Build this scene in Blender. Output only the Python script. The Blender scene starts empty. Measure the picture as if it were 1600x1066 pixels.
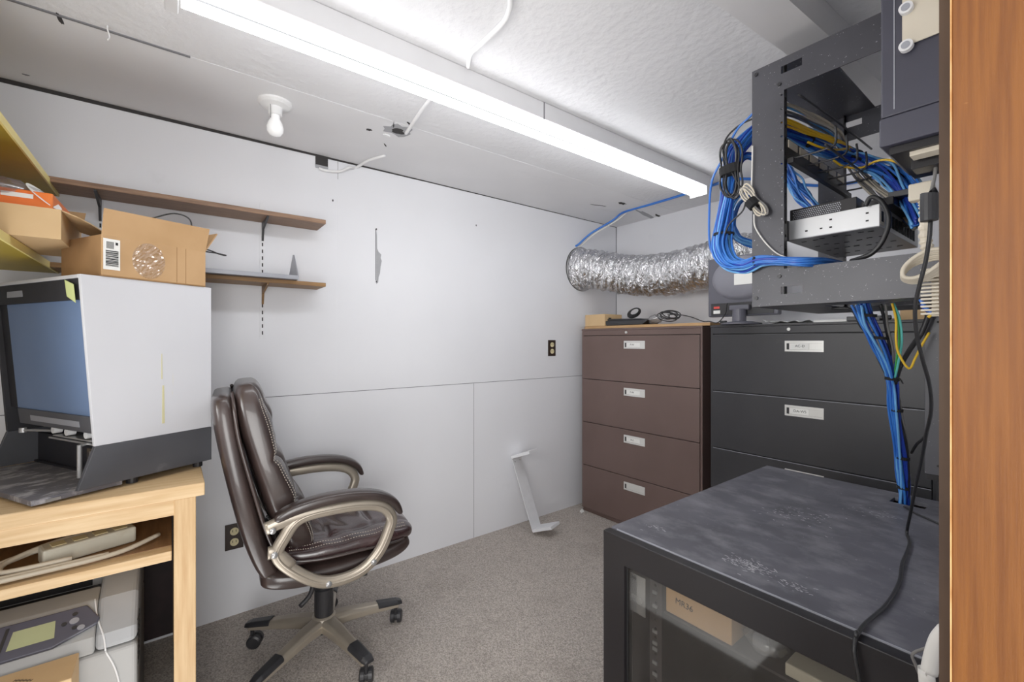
import bpy, bmesh, math, random
from mathutils import Vector, Matrix
C = bpy.context.scene
COL = C.collection
PI = math.pi
rnd = random.Random(7)

# ------------------------------------------------------------------ survey helper
# turns a sighting (pixel of a 1600x1066 frame, camera at 1.25 m) plus one known plane into a room point
F = 690.0
def at(px, py, X=None, Y=None, Z=None):
    t = (px-800)/F; s = (533-py)/F
    dx = .611*t-.792; dy = .792*t+.611
    if X is not None: d = X/dx
    elif Y is not None: d = Y/dy
    else: d = (Z-1.25)/s
    return Vector((d*dx, d*dy, 1.25+s*d))

# ------------------------------------------------------------------ materials
def nodes_of(name):
    m = bpy.data.materials.new(name); m.use_nodes = True
    nt = m.node_tree
    return m, nt, nt.nodes['Principled BSDF'], nt.nodes['Material Output']
def lin(c):
    return tuple(((v/255)/12.92 if v/255 <= .04045 else ((v/255+.055)/1.055)**2.4) for v in c)+(1,)
def mat(name, col, rough=.5, metal=0, col2=None, scale=8, bump=0, bscale=None, detail=4, lo=.35, hi=.65,
        stretch=(1,1,1), spec=.5, coat=0, emit=None, estr=0, alpha=1, bdist=.002):
    m, nt, b, out = nodes_of(name)
    N, L = nt.nodes, nt.links
    b.inputs['Roughness'].default_value = rough
    b.inputs['Metallic'].default_value = metal
    b.inputs['Specular IOR Level'].default_value = spec
    b.inputs['Coat Weight'].default_value = coat
    b.inputs['Alpha'].default_value = alpha
    tc = N.new('ShaderNodeTexCoord'); mp = N.new('ShaderNodeMapping')
    mp.inputs['Scale'].default_value = stretch
    L.new(tc.outputs['Object'], mp.inputs['Vector'])
    nz = N.new('ShaderNodeTexNoise'); nz.inputs['Scale'].default_value = scale; nz.inputs['Detail'].default_value = detail
    L.new(mp.outputs['Vector'], nz.inputs['Vector'])
    cr = N.new('ShaderNodeValToRGB')
    if col2 is None: col2 = tuple(max(0, v-6) for v in col)
    cr.color_ramp.elements[0].position = lo; cr.color_ramp.elements[0].color = lin(col2)
    cr.color_ramp.elements[1].position = hi; cr.color_ramp.elements[1].color = lin(col)
    L.new(nz.outputs['Fac'], cr.inputs['Fac']); L.new(cr.outputs['Color'], b.inputs['Base Color'])
    if bump:
        n2 = N.new('ShaderNodeTexNoise'); n2.inputs['Scale'].default_value = bscale or scale*4; n2.inputs['Detail'].default_value = 6
        L.new(mp.outputs['Vector'], n2.inputs['Vector'])
        bp = N.new('ShaderNodeBump'); bp.inputs['Strength'].default_value = bump; bp.inputs['Distance'].default_value = bdist
        L.new(n2.outputs['Fac'], bp.inputs['Height']); L.new(bp.outputs['Normal'], b.inputs['Normal'])
    if emit:
        b.inputs['Emission Color'].default_value = lin(emit); b.inputs['Emission Strength'].default_value = estr
    m['mix'] = 1
    return m
def overlay(m, col, scale=3, lo=.6, hi=.7, detail=8, stretch=(1,1,1), fac=1.0, off=0):
    """second noise layer (dust, scuffs) over the colour of a mat()"""
    nt = m.node_tree; N, L = nt.nodes, nt.links; b = N['Principled BSDF']
    src = b.inputs['Base Color'].links[0].from_socket
    tc = N.new('ShaderNodeTexCoord'); mp = N.new('ShaderNodeMapping')
    mp.inputs['Scale'].default_value = stretch; mp.inputs['Location'].default_value = (off, off*.7, off*.3)
    L.new(tc.outputs['Object'], mp.inputs['Vector'])
    nz = N.new('ShaderNodeTexNoise'); nz.inputs['Scale'].default_value = scale; nz.inputs['Detail'].default_value = detail
    nz.inputs['Roughness'].default_value = .65
    L.new(mp.outputs['Vector'], nz.inputs['Vector'])
    mr = N.new('ShaderNodeMapRange'); mr.inputs[1].default_value = lo; mr.inputs[2].default_value = hi
    mr.inputs[4].default_value = fac
    L.new(nz.outputs['Fac'], mr.inputs[0])
    mx = N.new('ShaderNodeMix'); mx.data_type = 'RGBA'
    L.new(mr.outputs[0], mx.inputs[0]); L.new(src, mx.inputs[6]); mx.inputs[7].default_value = lin(col)
    L.new(mx.outputs[2], b.inputs['Base Color'])
    return m
def wood(name, c1, c2, axis, rough=.55, scale=6, knots=False):
    st = [14, 14, 14]; st[axis] = 1.0
    m = mat(name, c1, rough, col2=c2, scale=scale, stretch=tuple(st), bump=.15, bscale=30, detail=6, lo=.3, hi=.68)
    if knots: overlay(m, tuple(v*.62 for v in c2), scale=2.4, lo=.70, hi=.76, stretch=tuple(3 if i != axis else 1 for i in range(3)), fac=.8)
    return m

M = {}
M['wall'] = overlay(overlay(mat('white_paint', (226,227,231), .6, col2=(222,223,227), scale=1.5, bump=.05, bscale=60), (196,196,200), 2.2, .66, .8, fac=.5), (150,148,146), 9, .745, .76, fac=.5, off=4)
M['ceiling'] = overlay(mat('plaster_ceiling', (222,222,224), .8, col2=(214,214,216), scale=2, bump=.6, bscale=34, bdist=.008), (180,180,182), 3, .62, .8, stretch=(1,.4,1), fac=.4)
M['ceiling_smooth'] = overlay(mat('smooth_ceiling_board', (226,226,228), .75, col2=(219,219,221), scale=2, bump=.12, bscale=40, bdist=.003), (176,176,178), 3, .62, .8, stretch=(1,.3,1), fac=.4)
M['beam'] = mat('beam_paint', (218,217,218), .7, scale=3, bump=.05)
M['carpet'] = overlay(mat('grey_carpet', (208,199,190), .95, col2=(142,134,127), scale=170, bump=1, bscale=200, detail=3, lo=.3, hi=.7, bdist=.006, spec=.1), (120,110,103), 2.5, .5, .75, fac=.45)
M['crack'] = mat('dark_gap', (52,50,50), .9)
M['seam'] = mat('panel_seam', (120,120,124), .9)
M['bare'] = mat('bare_patch', (160,161,164), .9, scale=30)
M['jamb'] = overlay(overlay(mat('varnished_plywood', (122,72,24), .42, col2=(104,58,17), scale=7, stretch=(26,10,1), bump=.10, bscale=30, detail=8), (108,64,26), 3, .5, .8, fac=.5), (186,138,84), 34, .70, .76, stretch=(.6,1,1.4), fac=.5, off=3)
M['yellowedge_wood'] = mat('highlight_wood', (222,176,118), .5, col2=(180,128,74), scale=30)  # pale tone for the painted highlight on the jamb corner
M['scuff'] = mat('chalky_scuff', (188,188,192), .9)
M['tubegap'] = mat('darkened_channel', (70,70,72), .6)  # cover colour darkened so the gap between the lit tubes reads as shade
M['stain'] = mat('yellow_stain', (208,202,158), .6)
M['jambdark'] = mat('dark_wood_edge', (92,70,50), .6, col2=(70,50,34), scale=20, stretch=(1,1,.2))
M['leather'] = mat('brown_leather', (60,48,45), .30, col2=(40,31,29), scale=5, bump=.25, bscale=70, spec=.6, coat=.25, bdist=.001)
M['leather2'] = mat('brown_leather_seat', (66,47,47), .24, col2=(42,28,29), scale=7, bump=.3, bscale=16, spec=.7, coat=.3, bdist=.004)
M['stitch'] = mat('pale_thread', (190,180,165), .8)
M['pewter'] = mat('pewter_plastic', (176,166,150), .32, metal=.55, col2=(160,150,136), scale=5)
M['blackplastic'] = mat('black_plastic', (40,40,43), .42, col2=(34,34,37), scale=10, bump=.05)
M['deskwood'] = wood('pine_boards', (216,186,142), (196,160,112), 1, knots=True)
M['postwood'] = wood('pine_post', (210,178,132), (190,152,104), 2, knots=True)
M['ply'] = wood('plywood_inside', (150,112,74), (122,88,56), 0)
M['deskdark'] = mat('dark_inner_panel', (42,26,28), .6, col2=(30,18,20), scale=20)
M['shelfwood'] = wood('walnut_shelf', (150,116,88), (110,80,60), 1, scale=8)
M['shelfwood2'] = wood('oak_shelf', (150,112,66), (116,82,44), 1, scale=8)
M['yellow'] = mat('yellow_paint', (176,152,40), .5, col2=(158,134,40), scale=4)
M['yellowedge'] = mat('pale_yellow_edge', (240,222,140), .5)
M['standard'] = mat('white_metal', (226,227,230), .4, scale=20)
M['greymetal'] = mat('grey_metal', (158,160,168), .4, metal=.2, scale=10)
M['readerwhite'] = overlay(mat('white_panel', (208,209,214), .5, col2=(202,203,208), scale=2), (214,206,150), 6, .7, .76, stretch=(3,3,.5), fac=.4, off=2)
M['readerdark'] = overlay(mat('charcoal_metal', (74,75,80), .5, col2=(64,65,70), scale=4), (110,111,115), 8, .66, .76, fac=.5)
M['readerblack'] = mat('matt_black_inside', (34,34,40), .6, col2=(26,26,31), scale=6)
M['screen'] = mat('blue_grey_screen', (104,128,166), .4, col2=(92,114,150), scale=2)
M['tray'] = overlay(mat('dusty_tray', (112,110,116), .55, col2=(92,90,96), scale=5), (190,188,192), 14, .50, .62, stretch=(1,2,1), fac=.7)
M['steel'] = mat('steel', (190,190,190), .3, metal=.7)
M['whiteplastic'] = mat('white_plastic', (232,232,232), .4)
M['paper'] = mat('white_paper', (236,236,232), .8)
M['postit'] = mat('sticky_note', (200,210,140), .8)
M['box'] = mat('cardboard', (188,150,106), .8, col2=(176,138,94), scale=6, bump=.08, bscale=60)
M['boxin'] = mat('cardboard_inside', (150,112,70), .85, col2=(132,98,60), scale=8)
M['box2'] = mat('pale_cardboard', (200,168,124), .8, col2=(190,158,114), scale=6)
M['orange'] = mat('orange_print', (232,120,40), .5, col2=(222,100,30), scale=4)
M['beige'] = overlay(mat('beige_plastic', (206,203,186), .45, col2=(198,194,176), scale=4), (150,130,90), 9, .6, .75, fac=.4)
M['beigecable'] = mat('beige_cable', (206,196,176), .5)
M['printer'] = mat('light_grey_plastic', (168,168,166), .5, col2=(160,160,158), scale=3)
M['printerside'] = mat('grey_plastic_side', (168,170,172), .5)
M['panel'] = mat('slate_plastic', (74,74,88), .4, col2=(68,68,80), scale=5)
M['lcd'] = mat('green_lcd', (172,178,136), .25)
M['brown'] = overlay(mat('brown_enamel', (103,84,79), .42, col2=(95,77,72), scale=2.5, bump=.04, bscale=200, spec=.4), (128,110,102), 12, .74, .78, fac=.5)
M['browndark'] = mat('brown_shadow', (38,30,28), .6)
M['file'] = overlay(mat('black_enamel', (50,50,53), .40, col2=(42,42,45), scale=2.5, bump=.04, bscale=200, spec=.4), (96,96,100), 7, .68, .8, fac=.35)
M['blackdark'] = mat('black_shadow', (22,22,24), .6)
M['alu'] = mat('aluminium_pull', (222,222,218), .3, metal=.35)
M['ink'] = mat('black_ink', (30,30,30), .8)
M['rack'] = overlay(mat('black_powder_coat', (72,72,78), .42, col2=(54,54,60), scale=3, spec=.45), (190,190,195), 190, .70, .73, detail=2, fac=.7)
M['racktop'] = overlay(overlay(mat('dusty_black_top', (90,90,98), .50, col2=(66,66,73), scale=4, detail=8, lo=.3, hi=.7, spec=.4), (134,134,140), 9, .46, .72, detail=12, stretch=(1,1.6,1), fac=.6, off=3), (195,195,200), 120, .69, .73, detail=4, fac=.7)
M['rackframe'] = mat('black_satin_frame', (28,26,28), .4, col2=(23,21,23), scale=4, spec=.3)
M['rackin'] = mat('rack_interior', (62,54,54), .7, col2=(44,38,38), scale=4)
M['silver'] = mat('silver_chassis', (206,207,208), .38, metal=.35, col2=(198,199,200), scale=4)
M['chassisunder'] = mat('chassis_underside', (120,120,124), .28, metal=.7, col2=(84,84,88), scale=3)
M['device'] = mat('slate_device', (58,58,72), .45, col2=(52,52,64), scale=5, bump=.05, bscale=200)
M['plate'] = mat('ivory_bracket', (214,204,184), .45)
M['blue'] = mat('blue_cable', (52,118,206), .32, col2=(38,98,190), scale=10)
M['lightblue'] = mat('light_blue_cable', (106,172,232), .35)
M['navy'] = mat('dark_blue_cable', (34,62,164), .35)
M['teal'] = mat('teal_cable', (92,196,186), .4)
M['yellowc'] = mat('yellow_cable', (236,190,40), .4)
M['green'] = mat('green_cable', (70,170,80), .4)
M['blackc'] = mat('black_cable', (28,28,30), .4)
M['greyc'] = mat('grey_cable', (110,108,106), .4)
M['whitec'] = mat('white_cable', (226,224,218), .4)
M['velcro'] = mat('black_strap', (20,20,22), .9)
M['socket'] = mat('ivory_socket', (216,204,160), .4)
M['outlet'] = mat('dark_outlet_plate', (44,32,28), .35)
M['bulb'] = mat('frosted_bulb', (240,240,240), .2, emit=(255,255,255), estr=.15, coat=.5)  # faint glow added to brighten the unlit bulb
M['fixture'] = mat('fixture_enamel', (215,215,217), .4, scale=6)
M['tube'] = mat('lit_tube', (255,255,255), .3, emit=(250,252,255), estr=11.5)
M['redlabel'] = mat('red_label', (214,70,60), .5)
M['monitor'] = mat('grey_monitor_shell', (88,88,98), .45, col2=(82,82,92), scale=4)
M['monitor2'] = mat('light_grey_shell', (126,126,136), .45)

def foil():
    m, nt, b, out = nodes_of('crumpled_foil')
    N, L = nt.nodes, nt.links
    b.inputs['Metallic'].default_value = 1; b.inputs['Roughness'].default_value = .24
    b.inputs['Base Color'].default_value = lin((226,226,228))
    tc = N.new('ShaderNodeTexCoord')
    v = N.new('ShaderNodeTexNoise'); v.inputs['Scale'].default_value = 16; v.inputs['Detail'].default_value = 5; v.inputs['Distortion'].default_value = 1.6
    mp = N.new('ShaderNodeMapping'); mp.inputs['Scale'].default_value = (2.2, 1, .8)
    L.new(tc.outputs['Object'], mp.inputs[0]); L.new(mp.outputs[0], v.inputs[0])
    bp = N.new('ShaderNodeBump'); bp.inputs['Strength'].default_value = 1; bp.inputs['Distance'].default_value = .03
    L.new(v.outputs['Fac'], bp.inputs['Height']); L.new(bp.outputs[0], b.inputs['Normal'])
    return m
M['foil'] = foil()
def glassy(name, tint, gloss, dust, dustcol=(120,118,116), rough=.05):
    m, nt, b, out = nodes_of(name); N, L = nt.nodes, nt.links
    tr = N.new('ShaderNodeBsdfTransparent'); tr.inputs[0].default_value = lin(tint)
    gl = N.new('ShaderNodeBsdfGlossy'); gl.inputs['Roughness'].default_value = rough
    df = N.new('ShaderNodeBsdfDiffuse'); df.inputs[0].default_value = lin(dustcol)
    a = N.new('ShaderNodeMixShader'); a.inputs[0].default_value = gloss
    c = N.new('ShaderNodeMixShader')
    tc = N.new('ShaderNodeTexCoord'); nz = N.new('ShaderNodeTexNoise'); nz.inputs['Scale'].default_value = 14; nz.inputs['Detail'].default_value = 8
    L.new(tc.outputs['Object'], nz.inputs[0])
    mr = N.new('ShaderNodeMapRange'); mr.inputs[1].default_value = .3; mr.inputs[2].default_value = .75
    mr.inputs[3].default_value = dust*.5; mr.inputs[4].default_value = dust*1.5
    L.new(nz.outputs['Fac'], mr.inputs[0]); L.new(mr.outputs[0], c.inputs[0])
    L.new(tr.outputs[0], a.inputs[1]); L.new(gl.outputs[0], a.inputs[2])
    L.new(a.outputs[0], c.inputs[1]); L.new(df.outputs[0], c.inputs[2]); L.new(c.outputs[0], out.inputs['Surface'])
    return m
M['glass'] = glassy('dusty_glass', (235,235,233), .035, .045, (110,108,106))
M['film'] = glassy('clear_plastic_film', (235,235,235), .22, .12, (210,210,214), .12)
M['film2'] = glassy('clear_tape', (250,246,240), .20, .05, (220,215,205), .12)

# ------------------------------------------------------------------ object helpers
def wloc(o):
    v = Vector((0,0,0))
    while o is not None:
        v += o.location; o = o.parent
    return v
class MB:
    def __init__(s): s.v = []; s.f = []; s.mi = []
    def add(s, vs, fs, mi=0, T=None):
        n = len(s.v)
        s.v += [(T @ Vector(p) if T else Vector(p)) for p in vs]
        s.f += [tuple(i+n for i in f) for f in fs]; s.mi += [mi]*len(fs); return s
    def box(s, x0, x1, y0, y1, z0, z1, mi=0, T=None):
        vs = [(x,y,z) for z in (z0,z1) for y in (y0,y1) for x in (x0,x1)]
        return s.add(vs, [(0,2,3,1),(4,5,7,6),(0,1,5,4),(2,6,7,3),(0,4,6,2),(1,3,7,5)], mi, T)
    def prism(s, poly, axis, a, b, mi=0, T=None):
        """poly: 2-D points in the two other axes (in x,y,z order), extruded along axis from a to b"""
        n = len(poly); vs = []
        for w in (a, b):
            for p in poly:
                q = list(p); q.insert(axis, w); vs.append(tuple(q))
        fs = [tuple(range(n))[::-1], tuple(range(n, 2*n))]+[(i, (i+1)%n, n+(i+1)%n, n+i) for i in range(n)]
        return s.add(vs, fs, mi, T)
    def cyl(s, p, q, r, r2=None, n=20, mi=0, caps=True):
        return s.tube([Vector(p), Vector(q)], [r, r if r2 is None else r2], n, mi, caps)
    def tube(s, pts, r, n=8, mi=0, caps=True, closed=False, sx=1, sy=1, up=None, sq=1):
        pts = [Vector(p) for p in pts]; k = len(pts)
        rs = r if isinstance(r, (list, tuple)) else [r]*k
        tg = []
        for i in range(k):
            a = pts[(i-1) % k] if (closed or i > 0) else pts[0]
            b = pts[(i+1) % k] if (closed or i < k-1) else pts[-1]
            t = b-a; tg.append(t.normalized() if t.length > 1e-9 else Vector((0,0,1)))
        u = Vector(up) if up else (Vector((0,0,1)) if abs(tg[0].z) < .9 else Vector((1,0,0)))
        vs = []
        for i in range(k):
            if up: u = Vector(up)
            u = (u-tg[i]*u.dot(tg[i]));
            u = u.normalized() if u.length > 1e-6 else tg[i].orthogonal().normalized()
            w = tg[i].cross(u)
            for j in range(n):
                a = 2*PI*j/n; ca, sa = math.cos(a), math.sin(a)
                if sq != 1: ca = math.copysign(abs(ca)**sq, ca); sa = math.copysign(abs(sa)**sq, sa)
                vs.append(pts[i]+(u*ca*sx+w*sa*sy)*rs[i])
        fs = []
        for i in range(k if closed else k-1):
            a, b = i*n, ((i+1) % k)*n
            fs += [(a+j, a+(j+1)%n, b+(j+1)%n, b+j) for j in range(n)]
        if caps and not closed:
            fs += [tuple(range(n))[::-1], tuple(range((k-1)*n, k*n))]
        return s.add(vs, fs, mi)
    def lathe(s, prof, c=(0,0,0), axis=2, n=28, mi=0):
        vs = []; c = Vector(c)
        for r, h in prof:
            for j in range(n):
                a = 2*PI*j/n; q = [r*math.cos(a), r*math.sin(a)]; q.insert(axis, h); vs.append(c+Vector(q))
        fs = []
        for i in range(len(prof)-1):
            fs += [(i*n+j, i*n+(j+1)%n, (i+1)*n+(j+1)%n, (i+1)*n+j) for j in range(n)]
        fs += [tuple(range(n))[::-1], tuple(range((len(prof)-1)*n, len(prof)*n))]
        return s.add(vs, fs, mi)
    def plate(s, axis, w0, w1, a0, a1, b0, b1, holes, mi=0):
        """flat plate with rectangular holes; axis = thin axis, a/b the two others in order"""
        A = sorted({a0, a1}|{h[i] for h in holes for i in (0,1)}); B = sorted({b0, b1}|{h[i] for h in holes for i in (2,3)})
        def solid(i, j):
            if i < 0 or j < 0 or i >= len(A)-1 or j >= len(B)-1: return False
            ca, cb = (A[i]+A[i+1])/2, (B[j]+B[j+1])/2
            return not any(h[0] < ca < h[1] and h[2] < cb < h[3] for h in holes)
        def P(a, b, w): q = [a, b]; q.insert(axis, w); return tuple(q)
        for i in range(len(A)-1):
            for j in range(len(B)-1):
                if not solid(i, j): continue
                p, q, r, t = A[i], A[i+1], B[j], B[j+1]
                s.add([P(p,r,w0),P(q,r,w0),P(q,t,w0),P(p,t,w0)], [(0,1,2,3)], mi)
                s.add([P(p,r,w1),P(q,r,w1),P(q,t,w1),P(p,t,w1)], [(3,2,1,0)], mi)
                if not solid(i-1,j): s.add([P(p,r,w0),P(p,t,w0),P(p,t,w1),P(p,r,w1)], [(0,1,2,3)], mi)
                if not solid(i+1,j): s.add([P(q,r,w0),P(q,t,w0),P(q,t,w1),P(q,r,w1)], [(3,2,1,0)], mi)
                if not solid(i,j-1): s.add([P(p,r,w0),P(q,r,w0),P(q,r,w1),P(p,r,w1)], [(3,2,1,0)], mi)
                if not solid(i,j+1): s.add([P(p,t,w0),P(q,t,w0),P(q,t,w1),P(p,t,w1)], [(0,1,2,3)], mi)
        return s
    def build(s, name, m, parent=None, smooth=False, bevel=0, world=True, seg=2, sub=0):
        off = Vector((0,0,0))
        if parent is not None:
            if world: off = wloc(parent)
        else:
            xs = [p.x for p in s.v]; ys = [p.y for p in s.v]; zs = [p.z for p in s.v]
            off = Vector(((min(xs)+max(xs))/2, (min(ys)+max(ys))/2, min(zs)))
        me = bpy.data.meshes.new(name)
        me.from_pydata([p-off for p in s.v], [], s.f)
        ms = m if isinstance(m, (list, tuple)) else [m]
        for k in ms: me.materials.append(M[k])
        me.polygons.foreach_set('material_index', s.mi)
        bm = bmesh.new(); bm.from_mesh(me); bmesh.ops.remove_doubles(bm, verts=bm.verts, dist=1e-6)
        bmesh.ops.recalc_face_normals(bm, faces=bm.faces); bm.to_mesh(me); bm.free()
        if smooth: me.polygons.foreach_set('use_smooth', [True]*len(me.polygons))
        me.update()
        o = bpy.data.objects.new(name, me); COL.objects.link(o)
        if parent is not None: o.parent = parent
        else: o.location = off
        if bevel:
            b = o.modifiers.new('bevel', 'BEVEL'); b.width = bevel; b.segments = seg; b.limit_method = 'ANGLE'; b.angle_limit = .6
        if smooth and bevel == 0 and sub == 0:
            pass
        if sub:
            d = o.modifiers.new('sub', 'SUBSURF'); d.levels = sub; d.render_levels = sub
        return o
def thing(name, label, cat, loc=(0,0,0), rz=0, group=None):
    o = bpy.data.objects.new(name, None); COL.objects.link(o); o.empty_display_size = .05
    o.location = loc; o.rotation_euler = (0,0,rz); o['label'] = label; o['category'] = cat
    if group: o['group'] = group
    return o
def tag(o, label, cat, group=None, kind=None):
    o['label'] = label; o['category'] = cat
    if group: o['group'] = group
    if kind: o['kind'] = kind
    return o
def struct(o, label=None):
    o['kind'] = 'structure'
    if label: o['label'] = label; o['category'] = o.name.split('_')[0]
    return o
def smooth(pts, k=6, closed=False):
    P = [Vector(p) for p in pts]; n = len(P); out = []
    rng = range(n) if closed else range(n-1)
    for i in rng:
        p0 = P[(i-1) % n] if (closed or i > 0) else P[0]*2-P[1]
        p1 = P[i]; p2 = P[(i+1) % n]
        p3 = P[(i+2) % n] if (closed or i < n-2) else P[-1]*2-P[-2]
        for j in range(k):
            t = j/k; t2 = t*t; t3 = t2*t
            out.append(.5*((2*p1)+(p2-p0)*t+(2*p0-5*p1+4*p2-p3)*t2+(3*p1-p0-3*p2+p3)*t3))
    if not closed: out.append(P[-1].copy())
    return out
def cable(name, pts, r, m, parent=None, k=6, n=8, closed=False):
    b = MB(); b.tube(smooth(pts, k, closed), r, n, closed=closed)
    return b.build(name, m, parent, smooth=True)
def frames(path):
    k = len(path); out = []; u = None
    for i in range(k):
        t = (path[min(i+1,k-1)]-path[max(i-1,0)]).normalized()
        if u is None: u = t.orthogonal().normalized()
        u = (u-t*u.dot(t)).normalized(); out.append((u, t.cross(u)))
    return out
def bundle(parent, pts, count, spread, r, mats, seed=1, k=7, name='cable', wob=.35, spreads=None):
    R = random.Random(seed); path = smooth(pts, k); fr = frames(path); n = len(path)
    sp = [spread]*n
    if spreads:
        sp = []
        for i in range(n):
            t = i/(n-1)*(len(spreads)-1); j = min(int(t), len(spreads)-2); sp.append(spreads[j]*(1-(t-j))+spreads[j+1]*(t-j))
    for c in range(count):
        a = R.uniform(0, 2*PI); rho = math.sqrt(R.uniform(.05, 1)); ph = R.uniform(0, 6.28); fq = R.uniform(.6, 1.6)*2*PI/n*1.5
        pp = []
        for i in range(n):
            aa = a+wob*math.sin(fq*i+ph)+.6*i/n
            rr = rho*sp[i]*(1+.15*math.sin(fq*1.7*i+ph))
            pp.append(path[i]+fr[i][0]*rr*math.cos(aa)+fr[i][1]*rr*math.sin(aa))
        b = MB(); b.tube(pp, r, 6); b.build(name, mats[c % len(mats)] if isinstance(mats, list) else mats, parent, smooth=True)
def tie(parent, p, d, r, w=.006, m='velcro', name='cable_tie'):
    p = Vector(p); d = Vector(d).normalized()
    b = MB(); b.tube([p-d*w/2, p+d*w/2], r, 14); return b.build(name, m, parent, smooth=False)
def text(s, size, loc, rot, m, parent, name='lettering', world=True):
    cu = bpy.data.curves.new(name, 'FONT'); cu.body = s; cu.size = size; cu.align_x = 'CENTER'; cu.align_y = 'CENTER'; cu.extrude = .0002
    tmp = bpy.data.objects.new('tmp_text', cu); COL.objects.link(tmp)
    bpy.context.view_layer.update()
    me = bpy.data.meshes.new_from_object(tmp.evaluated_get(bpy.context.evaluated_depsgraph_get()))
    bpy.data.objects.remove(tmp)
    me.name = name
    Mx = Matrix.Translation(Vector(loc)-(wloc(parent) if world else Vector((0,0,0)))) @ rot.to_4x4()
    me.transform(Mx); me.materials.clear(); me.materials.append(M[m])
    o = bpy.data.objects.new(name, me); COL.objects.link(o); o.parent = parent
    return o
# rotation matrices for text: columns = text x, text y, normal
def basis(x, y):
    x = Vector(x).normalized(); y = Vector(y).normalized(); z = x.cross(y)
    return Matrix((x, y, z)).transposed()

# ================================================================== ROOM
H = 2.193; XA = -2.368; YB = 2.917; XR = -.07; YC = -.70
fl = MB().box(XA-.1, 2.2, YC-.1, YB+.1, -.08, 0).build('floor', 'carpet'); struct(fl)
ce = MB().box(-1.81, 2.2, YC-.1, YB+.1, H, H+.08).build('ceiling', 'ceiling'); struct(ce)
c2 = MB().box(XA-.1, -1.81, YC-.1, YB+.1, H-.001, H+.08).build('ceiling_board', 'ceiling_smooth', ce)
for nm, bx, pr_ in (
    ('wall_left', (XA-.1, XA, YC-.1, YB+.1, -.02, H+.02), None),
    ('wall_back', (XA, 2.2, YB, YB+.1, -.02, H+.02), None),
    ('wall_front', (XA, 2.2, YC-.1, YC, -.02, H+.02), None)):
    struct(MB().box(*bx).build(nm, 'wall'))
wl = bpy.data.objects['wall_left']; wb = bpy.data.objects['wall_back']
# wall at the doorway, with the opening the photograph is taken through
struct(MB().plate(0, XR, XR+.12, YC, YB, -.02, H+.02, [(-.42, .66, -.03, 2.08)]).build('wall_right', 'wall'))
# panel seams of the left wall
def seam(o, x0,x1,y0,y1,z0,z1, m='seam', n='seam'): return MB().box(x0,x1,y0,y1,z0,z1).build(n, m, o)
seam(wl, XA-.001, XA+.0012, -.7, YB, .982, .985)
seam(wl, XA-.001, XA+.0008, 1.518, 1.5205, 0, .981)
seam(wl, XA-.001, XA+.0008, .684, .6855, 2.09, H, 'crack')
seam(wl, XA-.001, XA+.0004, .684, .6855, .985, 2.09, 'wall')
seam(wb, XA, XA+.005, YB-.003, YB+.001, 0, H)
g = MB()   # gap where the wall boards stop short of the ceiling, widest at the left end
g.prism([(YC, H-.018), (.4, H-.012), (1.2, H-.006), (YB, H-.004), (YB, H), (YC, H)], 0, XA-.002, XA+.003)
struct(g.build('trim_1', 'crack'), 'dark open gap between white left wall and ceiling')
MB().box(XA-.002, XA+.004, .575, .635, 2.128, H).build('notch', 'crack', wl)
MB().box(XA-.001, XA+.006, .575, .635, 2.125, 2.14).build('notch_block', 'bare', wl)
# torn strip and grey chip on the left wall
p0 = at(588, 358, X=XA); p1 = at(588, 444, X=XA)
chip = MB(); prof = [(0,0),(.010,.01),(.013,.04),(.020,.06),(.024,.10),(.030,.13),(.024,.145),(.027,.165),(.012,.178),(.004,.195),(.003,.27),(0,.29)]
yc, zc = p1.y, p1.z
chip.prism([(yc+a, zc+h) for a, h in prof], 0, XA-.001, XA+.0015)
chip.build('paint_chip', 'bare', wl)
MB().box(XA-.001, XA+.0012, yc-.006, yc-.002, zc+.02, p0.z).build('scratch', 'seam', wl)
for px, py in ((588,358),(588,440),(520,313),(744,352)):
    q = at(px, py, X=XA); MB().box(XA-.001, XA+.0015, q.y-.003, q.y+.003, q.z-.006, q.z+.004).build('nail_hole', 'crack', wl)
# ceiling joint and damage
MB().box(-1.815, -1.806, -.7, .05, H-.0035, H).build('ceiling_joint', 'seam', ce)
def blot(px, py, rx, ry, m, seed, name='hole', rot=0, dz=.0025):
    c = at(px, py, Z=H-.002); R = random.Random(seed); n = 16; P = []
    for i in range(n):
        a = 2*PI*i/n; q = 1+R.uniform(-.28, .28); x, y = rx*q*math.cos(a), ry*q*math.sin(a)
        P.append((c.x+x*math.cos(rot)-y*math.sin(rot), c.y+x*math.sin(rot)+y*math.cos(rot)))
    MB().prism(P, 2, H-dz, H).build(name, m, ce)
blot(622, 204, .055, .06, 'bare', 1, 'chipped_plaster'); blot(622, 205, .022, .03, 'crack', 2, dz=.004)
blot(577, 203, .010, .012, 'crack', 3); blot(604, 211, .008, .02, 'whiteplastic', 4, 'plaster_flake', dz=.006)
blot(640, 194, .004, .02, 'crack', 5, rot=.6); blot(602, 227, .003, .018, 'crack', 6, rot=.9)
blot(615, 195, .003, .03, 'seam', 7, rot=1.2)
blot(935, 321, .004, .06, 'crack', 8, rot=-.3); blot(972, 318, .018, .035, 'crack', 9)
blot(1010, 336, .02, .14, 'bare', 10, 'chipped_plaster', rot=.2); blot(1028, 337, .010, .05, 'crack', 11, rot=.2, dz=.004)
blot(94, 30, .005, .03, 'crack', 12, rot=1.5); blot(40, 117, .004, .01, 'seam', 13)
tp = MB(); a = at(168, 40, Z=H); tp.tube(smooth([a, a+Vector((.002,0,-.012)), a+Vector((-.002,.004,-.03)), a+Vector((.003,0,-.045))]), .0022, 6)
tp.build('tape_scrap', 'whiteplastic', ce, smooth=True)
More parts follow.
